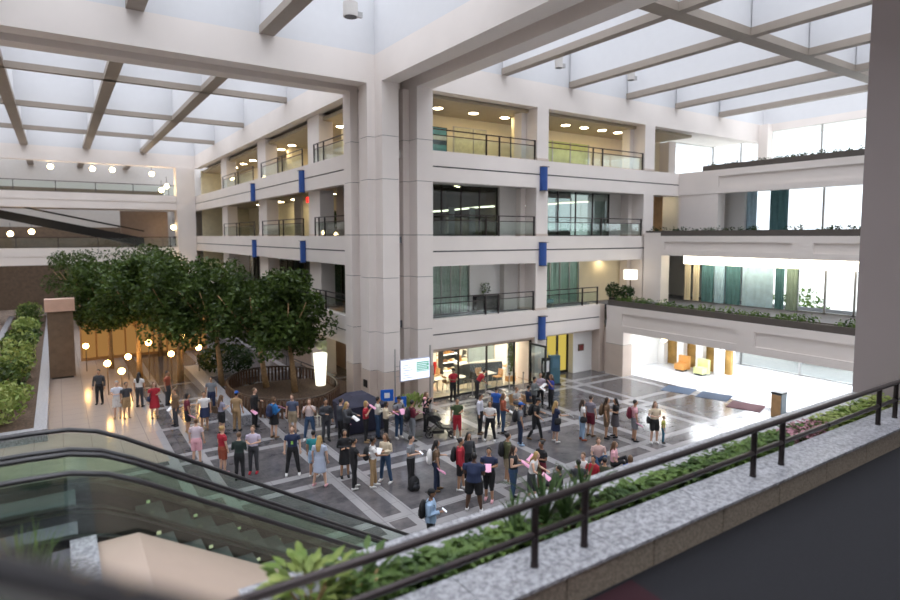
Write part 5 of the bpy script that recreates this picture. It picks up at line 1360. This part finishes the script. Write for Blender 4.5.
        if hk == 'long':
            m.tube([(hc+Vector((0, -.05, .05)))*s, (hc+Vector((0, -.085, -.06)))*s, U((0, -.115, 1.42))*s, U((0, -.125, 1.22))*s], [(.07*s, .05*s), (.086*s, .05*s), (.10*s, .04*s), (.06*s, .02*s)], 12, up=(0, 1, 0))
            for sx in (-1, 1): m.tube([(hc+Vector((sx*.068, .0, .04)))*s, (hc+Vector((sx*.085, -.01, -.07)))*s, U((sx*.085, .03, 1.40))*s], [.026*s, .026*s, .018*s], 8)
        elif hk == 'bun': m.ell((hc+Vector((0, -.10, .07)))*s, (.045*s, .045*s, .045*s), 10, 8)
        elif hk == 'pony': m.tube([(hc+Vector((0, -.09, .05)))*s, (hc+Vector((0, -.15, .0)))*s, (hc+Vector((0, -.13, -.16)))*s], [.03*s, .034*s, .012*s], 8)
        elif hk == 'bob':
            m.tube([(hc+Vector((0, -.03, .06)))*s, (hc+Vector((0, -.045, -.02)))*s, (hc+Vector((0, -.04, -.11)))*s], [(.075*s, .07*s), (.092*s, .075*s), (.08*s, .06*s)], 12, up=(0, 1, 0))
        link(remesh(m, 'hair', .016, 1), 'hair', HAIRC[hcol], e)
    # ---- carried things: each its own top-level object
    Mw = Matrix.Translation((x, y, zbase)) @ Matrix.Rotation(rz, 4, 'Z')
    who = label.split(',')[0]
    for cut in (' looking ', ' facing ', ' beside ', ' behind ', ' next to ', ' left of ', ' right of ', ' before ', ' in front ', ' reading ', ' leaning ', ' holding ', ' in the ', ' with ', ' and '):
        if len(who.split()) > 9 and cut in who: who = who[:who.rindex(cut)]
    tokens = extra.split()
    for t in tokens:
        t, _, c = t.partition(':')
        if t == 'B':      # backpack on the back
            col = globals()[c] if c else K
            bp = MB(); bp.tube([U((0, -.205, .96))*s, U((0, -.215, 1.0))*s, U((0, -.215, 1.28))*s, U((0, -.19, 1.40))*s, U((0, -.17, 1.42))*s], [(.10*s, .06*s), (.15*s, .09*s), (.145*s, .085*s), (.10*s, .05*s), (.03*s, .02*s)], 14, up=(0, 1, 0), sup=.75)
            r = E('backpack', (Mw @ (U((0, -.2, .95))*s)), 'backpack worn by the '+who, 'backpack', rz=1e-4)
            off = Vector(r.location); bp.xf(Matrix.Translation(-off) @ Mw); bb_ = bp.build('bag_body', cloth(col), r, smooth=True)
            pk = MB(); pk.tube([U((0, -.285, 1.0))*s, U((0, -.29, 1.04))*s, U((0, -.29, 1.16))*s, U((0, -.27, 1.2))*s], [(.08*s, .02*s), (.11*s, .035*s), (.105*s, .03*s), (.07*s, .015*s)], 10, up=(0, 1, 0), sup=.7); pk.xf(Matrix.Translation(-off) @ Mw); pk.build('front_pocket', cloth(tuple(min(1, q*1.25+.006) for q in col)), bb_, smooth=True)
            st = MB()
            for sx in (-1, 1): st.tube([U((sx*.09, -.13, 1.38))*s, U((sx*.10*bw, -.02, 1.465))*s, U((sx*.115*bw, .115*bw, 1.34))*s, U((sx*.125*bw, .10*bw, 1.18))*s, U((sx*.13, -.12, 1.04))*s], [(.022*s, .006*s)]*5, 6)
            st.xf(Matrix.Translation(-off) @ Mw); st.build('shoulder_straps', cloth(tuple(q*.7 for q in col)), r)
        elif t in ('P', 'W', 'F', 'Q'):  # sheets / phone in the right hand
            pc, d = palms[1] if t != 'Q' else palms[0]
            p = pc+d*.07+Vector((0, .01, .02)); m = MB()
            if t == 'F': m.rbox(Vector((0, 0, 0)), (.075, .012, .15), 0, .9); mat_, nm_, ct_ = (SCRW if c != 'd' else BLACKM), 'mobile_phone', 'phone'; lb = 'phone held by the '+who
            else:
                m.rbox(Vector((0, .03, 0)), (.22, .012, .29), .15, 1.0); m.rbox(Vector((.02, .04, -.012)), (.21, .008, .28), -.1, 1.0)
                mat_ = PINKP if t in 'PQ' else WHITEP; nm_, ct_ = 'paper_sheets', 'paper'; lb = ('pink' if t in 'PQ' else 'white')+' papers held by the '+who
            m.xf(Mw @ Matrix.Translation(p*s)); o = m.build(nm_, mat_); tag(o, lb, ct_)
        elif t == 'S':    # shoulder bag at the hip
            col = globals()[c] if c else K
            m = MB(); r = E('shoulder_bag', Mw @ (U((.24, -.04, .8))*s), 'shoulder bag of the '+who, 'bag', rz=1e-4); off = Vector(r.location)
            m.tube([U((.24, -.03, .82))*s, U((.24, -.03, .88))*s, U((.24, -.03, 1.04))*s, U((.24, -.03, 1.08))*s], [(.05*s, .12*s), (.07*s, .16*s), (.055*s, .14*s), (.02*s, .08*s)], 12, up=(0, 1, 0), sup=.7)
            m.xf(Matrix.Translation(-off) @ Mw); m.build('bag_body', cloth(col), r, smooth=True)
            st = MB(); st.tube([U((.23, .10, 1.03))*s, U((.12, .10, 1.3))*s, U((-.08, .0, 1.46))*s, U((.10, -.12, 1.3))*s, U((.23, -.14, 1.03))*s], .009*s, 6); st.xf(Matrix.Translation(-off) @ Mw); st.build('strap', cloth(tuple(q*.8 for q in col)), r)
        elif t == 'L':
            m = MB(); m.tube([U((-.04, .04, 1.46))*s, U((0, .135*bw, 1.2))*s, U((.04, .04, 1.46))*s], .007*s, 5); m.rbox(U((0, .145*bw, 1.17))*s, (.07*s, .01, .1*s)); m.build('lanyard', cloth((.3, .55, .1) if c else K), e)
    return e
PEOPLE = [
    dict(x=-7.4, y=-11.67, h=1.72, ang=-41.8, label='man in light denim jacket and black cap, alone at the foot of the escalators', top=('j', LB), bot=('p', K), shoes=K, hair=('bcap', K), skin=2, arms='dh', legs='n', extra='B:K F'),
    dict(x=-5.08, y=-10.38, h=1.78, ang=43.9, label='heavy man in navy T-shirt and black shorts seen from behind', top=('t', NV), bot=('s', K), shoes=W, hair=('short', 'k'), skin=3, arms='hh', legs='a', build=1.36),
    dict(x=-4.26, y=-10.04, h=1.68, ang=-137.6, label='woman in navy top and black capris with pink shoes facing the heavy man in navy', top=('t', NV), bot=('c', K), shoes=PK, hair=('bun', 'k'), skin=1, arms='hh', legs='x', build=1.12, extra='Q S:OL'),
    dict(x=-4.59, y=-8.95, h=1.72, ang=-39.7, label='young person in red jacket and dark shorts beside the heavy man in navy', top=('j', RD), bot=('s', K), shoes=W, hair=('bun', 'k'), skin=1, arms='dd', legs='x', extra='B:K'),
    dict(x=-3.92, y=-8.45, h=1.64, ang=-95.5, label='person in dark top half hidden behind the one in the red jacket', top=('l', DG), bot=('p', K), shoes=W, hair=('long', 'k'), skin=1, arms='dd', legs='n'),
    dict(x=-5.84, y=-7.93, h=1.76, ang=-49.8, label='man in grey T-shirt and black trousers looking at his phone', top=('t', GY), bot=('p', K), shoes=K, hair=('short', 'k'), skin=0, arms='hh', legs='n', extra='F'),
    dict(x=-5.28, y=-8.58, h=1.68, ang=-22.3, label='woman in brown shirt and ripped dark overalls left of the red jacket', top=('t', BR), bot=('p', DJ), shoes=BR, hair=('long', 'k'), skin=1, arms='hd', legs='x', extra='P B:W'),
    dict(x=-2.98, y=-9.37, h=1.7, ang=-24.4, label='person in olive jacket with dark backpack behind the woman in black tank top', top=('j', OL), bot=('s', KH), shoes=W, hair=('bun', 'k'), skin=1, arms='dd', legs='n', extra='B:K'),
    dict(x=-3.59, y=-10.4, h=1.7, ang=-50.0, label='woman in black tank top and jeans with long dark hair', top=('k', K), bot=('p', JN), shoes=K, hair=('long', 'd'), skin=0, arms='oh', legs='n', build=1.15, extra='P'),
    dict(x=-3.26, y=-10.87, h=1.64, ang=-61.8, label='blonde woman in white tank top and dark leggings leaning forward', top=('k', W), bot=('c', DG), shoes=W, hair=('long', 'y'), skin=0, arms='oo', legs='x', lean=0.22, extra='P'),
    dict(x=-2.46, y=-10.46, h=1.66, ang=-182.8, label='person in black T-shirt with hair in a bun facing the blonde woman in white', top=('t', K), bot=('s', MR), shoes=K, hair=('bun', 'k'), skin=2, arms='hh', legs='n', extra='P'),
    dict(x=-6.84, y=-7.18, h=1.68, ang=-21.0, label='man in white T-shirt and tan trousers with a black bag behind his hip', top=('t', W), bot=('p', TN), shoes=W, hair=('short', 'k'), skin=2, arms='oo', legs='x', extra='B:K'),
    dict(x=-6.3, y=-7.06, h=1.66, ang=-152.3, label='woman in white top, beige cardigan and blue jeans beside the man in tan trousers', top=('l', CR), bot=('p', JN), shoes=W, hair=('long', 'b'), skin=1, arms='hh', legs='a', extra='W'),
    dict(x=-7.42, y=-6.97, h=1.7, ang=-4.2, label='person all in black with ponytail holding up a bright phone', top=('t', K), bot=('p', K), shoes=W, hair=('pony', 'k'), skin=1, arms='do', legs='x', extra='F'),
    dict(x=-7.27, y=-5.92, h=1.66, ang=-103.3, label='woman in black dress with crossed arms behind the person in black', top=('l', K), bot=('D', K), shoes=K, hair=('long', 'k'), skin=1, arms='cc', legs='n'),
    dict(x=-8.25, y=-6.14, h=1.68, ang=49.1, label='woman in pale blue dress with long blonde hair seen from behind', top=('t', (0.45, 0.5, 0.62)), bot=('D', (0.45, 0.5, 0.62)), shoes=PK, hair=('long', 'y'), skin=0, arms='dd', legs='a'),
    dict(x=-8.15, y=-5.33, h=1.62, ang=49.6, label='child in teal and yellow top partly hidden by the pale blue dress', top=('t', TE), bot=('s', LB), shoes=W, hair=('short', 'k'), skin=1, arms='dd', legs='n'),
    dict(x=-8.69, y=-4.77, h=1.74, ang=-113.4, label='young man in navy T-shirt with a white print and black trousers facing the escalators', top=('t', NV), bot=('p', K), shoes=W, hair=('short', 'b'), skin=0, arms='dd', legs='a', extra='L:g'),
    dict(x=-9.76, y=-3.85, h=1.68, ang=-119.8, label='woman in white and pink top with a pale bag and dark leggings', top=('t', LV_), bot=('p', DG), shoes=RD, hair=('bun', 'b'), skin=0, arms='hh', legs='n', extra='S:W'),
    dict(x=-10.32, y=-4.19, h=1.64, ang=56.4, label='person in dark green sweater seen from behind by the escalator rail', top=('l', (0.02, 0.035, 0.03)), bot=('p', K), shoes=K, hair=('short', 'b'), skin=0, arms='hh', legs='n'),
    dict(x=-10.65, y=-3.25, h=1.66, ang=17.9, label='woman in red top and rust shorts left of the dark green sweater', top=('t', RD), bot=('s', RU), shoes=PK, hair=('bun', 'y'), skin=0, arms='dd', legs='n'),
    dict(x=-11.24, y=-1.89, h=1.66, ang=60.1, label='woman in pale pink top at the escalator rail, leftmost of the front row', top=('t', (0.6, 0.5, 0.55)), bot=('s', PK), shoes=K, hair=('bun', 'b'), skin=0, arms='dd', legs='n'),
    dict(x=-5.18, y=-3.2, h=1.66, ang=-35.4, label='blonde woman in maroon top and black trousers reading pink sheets', top=('t', RD), bot=('p', K), shoes=TN, hair=('bob', 'y'), skin=0, arms='uu', legs='n', extra='P'),
    dict(x=-4.57, y=-3.04, h=1.7, ang=-16.6, label='person in cream shirt and blue jeans next to the blonde in maroon', top=('l', (0.58, 0.55, 0.48)), bot=('p', JN), shoes=K, hair=('short', 'k'), skin=1, arms='hh', legs='n'),
    dict(x=-4.46, y=-3.54, h=1.62, ang=-17.4, label='shorter person in cream top and black trousers beside the cream shirt and jeans', top=('l', CR), bot=('p', K), shoes=K, hair=('bob', 'k'), skin=1, arms='hh', legs='n', extra='P'),
    dict(x=-3.86, y=-3.52, h=1.72, ang=-88.7, label='man in grey T-shirt with dark straps and jeans, hair under a dark cap', top=('t', GY), bot=('p', JN), shoes=W, hair=('cap', K), skin=1, arms='hh', legs='n', extra='P B:K'),
    dict(x=-3.59, y=-4.12, h=1.66, ang=0.0, label='person in maroon sweater and grey trousers holding pink sheets before the bowl plant', top=('l', MR), bot=('p', GY), shoes=K, hair=('short', 'k'), skin=1, arms='hh', legs='n', extra='P B:K'),
    dict(x=-2.49, y=-3.39, h=1.68, ang=-61.3, label='woman in black top behind the stroller, holding a baby in pink', top=('l', K), bot=('p', K), shoes=K, hair=('long', 'b'), skin=0, arms='uu', legs='n'),
    dict(x=-1.89, y=-4.83, h=1.66, ang=-114.4, label='man in green T-shirt and bright red trousers in front of the store', top=('t', GR), bot=('c', RD), shoes=W, hair=('short', 'k'), skin=1, arms='hd', legs='x', lean=0.0),
    dict(x=-0.83, y=-4.96, h=1.7, ang=-56.7, label='person in white shirt and black trousers right of the red trousers', top=('l', (0.62, 0.62, 0.7)), bot=('p', K), shoes=BR, hair=('short', 'k'), skin=1, arms='dd', legs='n'),
    dict(x=-0.99, y=-5.85, h=1.64, ang=-137.7, label='woman in white and black top with long dark hair and black trousers', top=('t', W), bot=('p', K), shoes=W, hair=('long', 'k'), skin=1, arms='hh', legs='a', extra='S:W'),
    dict(x=0.54, y=-4.3, h=1.66, ang=21.7, label='person in bright blue T-shirt at the glass shop front', top=('t', BL), bot=('p', DJ), shoes=K, hair=('short', 'k'), skin=1, arms='dd', legs='n'),
    dict(x=0.05, y=-5.39, h=1.68, ang=-49.0, label='woman in rust-red top and jeans right of the bright blue T-shirt', top=('l', RU), bot=('p', JN), shoes=K, hair=('long', 'b'), skin=0, arms='ds', legs='n', extra='W'),
    dict(x=-0.29, y=-6.87, h=1.7, ang=-30.7, label='man in blue cap and grey T-shirt with black backpack and jeans', top=('t', GY), bot=('p', DJ), shoes=LB, hair=('cap', BL), skin=1, arms='dd', legs='n', extra='B:K'),
    dict(x=0.59, y=-6.77, h=1.74, ang=-62.1, label='man in black T-shirt striding with a black backpack', top=('t', K), bot=('p', K), shoes=BR, hair=('cap', K), skin=1, arms='hs', legs='w', lean=0.12, extra='B:K'),
    dict(x=1.1, y=-7.39, h=1.66, ang=-14.1, label='blonde woman in navy dress with white trainers and a dark bag', top=('t', NV), bot=('D', NV), shoes=W, hair=('long', 'y'), skin=0, arms='do', legs='n', extra='W S:K'),
    dict(x=2.16, y=-7.82, h=1.66, ang=-26.6, label='woman in white T-shirt and faded jeans with very long dark hair', top=('t', W), bot=('p', LB), shoes=RU, hair=('long', 'd'), skin=1, arms='dd', legs='n', extra='S:K'),
    dict(x=2.79, y=-7.67, h=1.7, ang=2.6, label='man in grey shirt beside the woman in faded jeans', top=('t', (0.2, 0.18, 0.22)), bot=('s', MR), shoes=BR, hair=('short', 'd'), skin=0, arms='dd', legs='n'),
    dict(x=3.15, y=-8.2, h=1.68, ang=-58.9, label='brown-haired person in dark brown top, left one of a pair', top=('t', BR), bot=('s', BR), shoes=K, hair=('long', 'd'), skin=1, arms='dd', legs='n', extra='B:BR'),
    dict(x=3.55, y=-8.32, h=1.62, ang=-209.7, label='person in black dress beside the dark brown top', top=('t', K), bot=('D', (0.09, 0.08, 0.09)), shoes=K, hair=('long', 'k'), skin=1, arms='hh', legs='n'),
    dict(x=3.81, y=-9.06, h=1.68, ang=-36.4, label='person in pink T-shirt and grey shorts with a maroon backpack', top=('t', PK), bot=('s', GY), shoes=K, hair=('short', 'k'), skin=1, arms='dd', legs='n', extra='B:MR P'),
    dict(x=4.29, y=-9.65, h=1.68, ang=-123.2, label='woman in cream top and black shorts with a dark shoulder bag', top=('t', CR), bot=('s', K), shoes=W, hair=('long', 'b'), skin=0, arms='hh', legs='n', extra='S:K'),
    dict(x=4.58, y=-9.85, h=1.1, ang=-54.0, label='small child in yellow top and blue trousers at the right of the crowd', top=('t', (0.4, 0.4, 0.08)), bot=('p', (0.02, 0.12, 0.2)), shoes=K, hair=('short', 'b'), skin=0, arms='dd', legs='n'),
    dict(x=-5.96, y=-2.54, h=1.74, ang=7.0, label='man in dark grey suit by the navy covered stand', top=('j', (0.05, 0.055, 0.07)), bot=('p', K), shoes=K, hair=('short', 'k'), skin=0, arms='dd', legs='n', extra='P'),
    dict(x=-5.86, y=-2.88, h=1.66, ang=-53.6, label='woman in grey coat with honey-blonde hair holding white sheets', top=('j', DG), bot=('p', K), shoes=K, hair=('long', 'y'), skin=0, arms='oo', legs='n', extra='W'),
    dict(x=-6.46, y=-2.2, h=1.72, ang=-91.6, label='person in charcoal jacket left of the dark suit', top=('j', DG), bot=('p', DG), shoes=K, hair=('short', 'k'), skin=1, arms='dh', legs='n', extra='B:K'),
    dict(x=-6.96, y=-1.74, h=1.7, ang=-120.0, label='woman in pinkish white top and blue jeans with raised hands', top=('t', (0.66, 0.54, 0.52)), bot=('p', JN), shoes=W, hair=('long', 'b'), skin=0, arms='uu', legs='a'),
    dict(x=-7.29, y=-0.65, h=1.68, ang=-128.5, label='man in slate T-shirt and khaki shorts in front of the slatted surround', top=('t', (0.08, 0.1, 0.16)), bot=('s', KH), shoes=K, hair=('short', 'b'), skin=0, arms='dd', legs='n'),
    dict(x=-8.09, y=-0.69, h=1.7, ang=23.3, label='person in bright blue top and black skirt with a paper, before the tree surround', top=('l', (0.02, 0.16, 0.42)), bot=('k', K), shoes=BR, hair=('bob', 'b'), skin=0, arms='dh', legs='n', extra='P B:NV'),
    dict(x=-8.38, y=1.01, h=1.74, ang=-45.0, label='person in black clothes with a light scarf left of the bright blue top', top=('l', K), bot=('p', K), shoes=K, hair=('short', 'b'), skin=0, arms='hd', legs='n', extra='P'),
    dict(x=-9.12, y=1.03, h=1.7, ang=46.6, label='person in blue cap and tan trousers near the granite bench wall', top=('t', TN), bot=('p', TN), shoes=K, hair=('cap', BL), skin=1, arms='dd', legs='n'),
    dict(x=-9.74, y=0.99, h=1.64, ang=17.9, label='person in grey striped top left of the blue cap and tan trousers', top=('t', (0.26, 0.25, 0.33)), bot=('s', K), shoes=K, hair=('long', 'b'), skin=0, arms='hh', legs='n'),
    dict(x=-10.22, y=1.92, h=1.66, ang=-100.7, label='person in white T-shirt and navy skirt in the left crowd', top=('t', W), bot=('k', NV), shoes=BR, hair=('short', 'k'), skin=1, arms='dd', legs='n'),
    dict(x=-10.89, y=1.91, h=1.68, ang=0.7, label='person in maroon top and black shorts in the left crowd', top=('t', MR), bot=('s', K), shoes=TN, hair=('bob', 'k'), skin=1, arms='hd', legs='n', extra='P'),
    dict(x=-11.15, y=3.17, h=1.64, ang=-168.3, label='person in brown jacket left of the maroon top', top=('j', BR), bot=('p', DG), shoes=K, hair=('short', 'b'), skin=1, arms='dd', legs='n', extra='W'),
    dict(x=-11.75, y=4.92, h=1.66, ang=-86.6, label='person in red dress with navy bag in the far left crowd', top=('t', RD), bot=('D', RD), shoes=BR, hair=('long', 'b'), skin=0, arms='hd', legs='n', extra='S:NV'),
    dict(x=-13.14, y=5.85, h=1.7, ang=-103.8, label='person in pale blue-white clothes on the tan walkway', top=('t', (0.6, 0.62, 0.7)), bot=('s', W), shoes=TN, hair=('short', 'g'), skin=0, arms='hh', legs='n'),
    dict(x=-12.8, y=5.63, h=1.64, ang=-74.5, label='person in dark top and tan shorts right of the pale blue-white clothes', top=('t', DG), bot=('s', TN), shoes=TN, hair=('short', 'k'), skin=1, arms='dd', legs='n'),
    dict(x=-13.68, y=8.88, h=1.72, ang=-112.5, label='dark-clothed person furthest left on the tan walkway', top=('l', DG), bot=('p', K), shoes=K, hair=('short', 'k'), skin=1, arms='dd', legs='n'),
    dict(x=-10.94, y=6.85, h=1.68, ang=-37.7, label='person in orange-brown top near the amber lamps', top=('t', RU), bot=('p', DG), shoes=K, hair=('short', 'k'), skin=1, arms='dd', legs='n'),
    dict(x=-9.41, y=4.46, h=1.68, ang=-121.3, label='person in grey shirt beyond the left crowd by the bench wall', top=('t', GY), bot=('p', NV), shoes=K, hair=('short', 'k'), skin=1, arms='dd', legs='n'),
    dict(x=-12.11, y=7.23, h=1.68, ang=54.5, label='person in white shirt and dark trousers seen from behind near the amber lamps', top=('t', W), bot=('p', DG), shoes=K, hair=('long', 'k'), skin=1, arms='dd', legs='n'),
    dict(x=0.99, y=-0.27, h=1.66, ang=-94.0, label='cafe worker in red shirt and black cap left of the glass mullion', top=('t', RD), bot=('p', K), shoes=K, hair=('cap', K), skin=2, arms='hh', legs='n'),
    dict(x=2.19, y=-0.64, h=1.62, ang=-16.4, label='cafe worker in red shirt bending over a table', top=('t', RD), bot=('p', K), shoes=K, hair=('short', 'k'), skin=1, arms='oo', legs='n', lean=0.6),
    dict(x=2.87, y=-3.74, h=1.66, ang=-11.4, label='person in dark blue top seated at the cafe front', top=('t', DJ), bot=('p', DG), shoes=K, hair=('short', 'k'), skin=1, arms='hh', legs='c'),
    dict(x=2.2, y=-3.67, h=1.66, ang=-70.2, label='person in pale striped top seated left of the dark blue top', top=('t', (0.4, 0.38, 0.35)), bot=('p', DG), shoes=K, hair=('short', 'b'), skin=1, arms='hh', legs='c'),
    dict(x=3.89, y=-3.45, h=1.68, ang=-122.6, label='person in lilac-grey top leaning at the black menu board', top=('l', (0.4, 0.34, 0.4)), bot=('p', K), shoes=K, hair=('short', 'k'), skin=1, arms='hh', legs='n'),
    dict(x=4.1, y=-3.98, h=1.66, ang=-193.6, label='woman in royal blue top right of the lilac-grey top', top=('t', (0.03, 0.05, 0.3)), bot=('p', K), shoes=K, hair=('long', 'b'), skin=1, arms='uh', legs='n', extra='W'),
    dict(x=3.0, y=-4.01, h=1.7, ang=-52.0, label='person in grey checked jacket in front of the open glass door', top=('j', (0.14, 0.15, 0.15)), bot=('p', K), shoes=K, hair=('short', 'k'), skin=1, arms='oh', legs='n', extra='W'),
    dict(x=-2.17, y=-10.98, h=1.7, ang=-234.5, label='person in black clothes stretched out at the left of the floor group', top=('l', K), bot=('p', K), shoes=K, hair=('short', 'k'), skin=1, arms='ss', legs='g'),
    dict(x=-1.3, y=-10.96, h=1.7, ang=-306.3, label='man in dark grey T-shirt sitting on the floor with his back turned', top=('t', (0.05, 0.05, 0.06)), bot=('p', DG), shoes=K, hair=('short', 'k'), skin=1, arms='ss', legs='g'),
    dict(x=-0.7, y=-10.6, h=1.7, ang=-156.8, label='person in white top sitting behind the dark grey T-shirt', top=('t', W), bot=('s', PK), shoes=W, hair=('short', 'b'), skin=0, arms='ss', legs='g'),
    dict(x=-0.62, y=-10.98, h=1.7, ang=-157.8, label='person in maroon top sitting in the middle of the floor group', top=('t', RD), bot=('p', K), shoes=K, hair=('short', 'k'), skin=1, arms='ss', legs='g'),
    dict(x=0.85, y=-9.86, h=1.7, ang=-128.2, label='woman in pale pink top sitting at the back of the floor group', top=('t', (0.66, 0.46, 0.42)), bot=('p', JN), shoes=W, hair=('bob', 'b'), skin=0, arms='ss', legs='g'),
    dict(x=-0.46, y=-11.31, h=1.7, ang=31.2, label='person in olive T-shirt sitting with the back turned', top=('t', (0.05, 0.055, 0.03)), bot=('p', K), shoes=K, hair=('short', 'k'), skin=1, arms='ss', legs='g'),
    dict(x=1.0, y=-10.46, h=1.7, ang=-59.7, label='person in bright pink top sitting right of the pale pink top', top=('t', PK), bot=('p', K), shoes=K, hair=('long', 'b'), skin=0, arms='ss', legs='g'),
    dict(x=0.39, y=-11.66, h=1.7, ang=-301.2, label='person in bright blue T-shirt sitting at the right end of the floor group', top=('t', BL), bot=('p', DJ), shoes=K, hair=('bob', 'b'), skin=0, arms='ss', legs='g'),
]
for p in PEOPLE:
    p = dict(p); sk = p.pop('skin'); p['skin'] = SKINS[sk]
    person(**p)

for p in PEOPLE:
    if p['legs'] == 'c':
        cafe_chair(p['x'], p['y'], radians(p['ang']-90), WOODL, 'wood chair under the '+p['label'])
        bpy.context.view_layer.update()
# baby in the woman's arms and a bag on the floor
e = E('baby', (-2.62, -3.5, 1.1), 'baby in pink and grey held beside the stroller', 'person', rz=1e-4)
m = MB(); m.ell((0, 0, .1), (.09, .08, .16)); m.ell((0.02, 0, .32), (.07, .07, .075)); m.tube([(.04, -.06, .16), (.14, -.1, .1)], [.03, .022], 8); m.tube([(.04, .06, .16), (.14, .08, .12)], [.03, .022], 8); m.tube([(.03, -.05, 0), (.14, -.07, -.04)], [.045, .03], 8); m.tube([(.03, .05, 0), (.14, .07, -.04)], [.045, .03], 8)
link(remesh(m, 'body', .014), 'body', SKINS[0], e)
m = MB(); m.ell((0, 0, .1), (.10, .09, .165)); m.ell((-.01, 0, .35), (.07, .075, .06)); link(remesh(m, 'romper', .014), 'romper', cloth(PK), e)
x, y = (-5.83, -8.12)
e = E('rucksack', (x, y, 0), 'black rucksack standing on the floor behind the legs of the man in grey T-shirt', 'backpack')
MB().tube([(x, y, 0), (x, y, .06), (x, y, .34), (x, y, .45), (x, y, .48)], [(.16, .11), (.19, .14), (.17, .12), (.10, .07), (.02, .02)], 14, sup=.75).build('bag_body', cloth(K), e, smooth=True)
MB().tube([(x, y-.12, .1), (x, y-.16, .2), (x, y-.11, .3)], [(.12, .03), (.12, .04), (.10, .02)], 10).build('front_pocket', cloth(DG), e, smooth=True)
MB().tube([(x-.04, y, .46), (x, y, .54), (x+.04, y, .46)], .01, 6).build('grab_handle', cloth(K), e)

# ================================================================== WORLD, CAMERA
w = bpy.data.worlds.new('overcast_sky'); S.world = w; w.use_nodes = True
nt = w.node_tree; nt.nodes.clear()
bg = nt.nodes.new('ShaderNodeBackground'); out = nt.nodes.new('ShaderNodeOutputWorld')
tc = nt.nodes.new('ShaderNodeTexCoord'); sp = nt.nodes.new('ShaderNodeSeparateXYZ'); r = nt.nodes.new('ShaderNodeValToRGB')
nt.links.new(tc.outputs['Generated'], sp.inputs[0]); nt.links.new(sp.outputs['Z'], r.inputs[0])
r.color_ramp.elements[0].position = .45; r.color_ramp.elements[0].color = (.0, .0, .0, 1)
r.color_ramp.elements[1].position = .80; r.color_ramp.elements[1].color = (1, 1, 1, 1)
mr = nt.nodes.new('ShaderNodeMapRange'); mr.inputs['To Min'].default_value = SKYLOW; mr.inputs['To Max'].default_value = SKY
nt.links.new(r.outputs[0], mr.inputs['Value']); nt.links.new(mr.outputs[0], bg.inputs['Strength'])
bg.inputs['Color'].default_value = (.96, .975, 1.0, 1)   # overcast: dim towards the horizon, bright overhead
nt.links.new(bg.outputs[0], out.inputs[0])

cam = bpy.data.cameras.new('camera'); co = bpy.data.objects.new('camera', cam); COL.objects.link(co); S.camera = co
cam.sensor_fit = 'HORIZONTAL'; cam.sensor_width = 36; cam.lens = 589/900*36
cam.shift_y = -20/900
pitch = atan(44/589); yaw = atan2(885, 590.6)
F = Vector((cos(yaw)*cos(pitch), sin(yaw)*cos(pitch), -sin(pitch)))
co.location = (-15.138, -24.161, 8.2)
co.rotation_euler = F.to_track_quat('-Z', 'Y').to_euler()
cam.clip_start = .05; cam.clip_end = 400
cam.dof.use_dof = True; cam.dof.focus_distance = 17.0; cam.dof.aperture_fstop = FSTOP
S.view_settings.view_transform = 'Standard'; S.view_settings.look = 'None'; S.view_settings.gamma = 1; S.view_settings.exposure = EXPO
S.view_settings.use_curve_mapping = False
for o in bpy.data.objects:
    if '_o' in o: del o['_o']
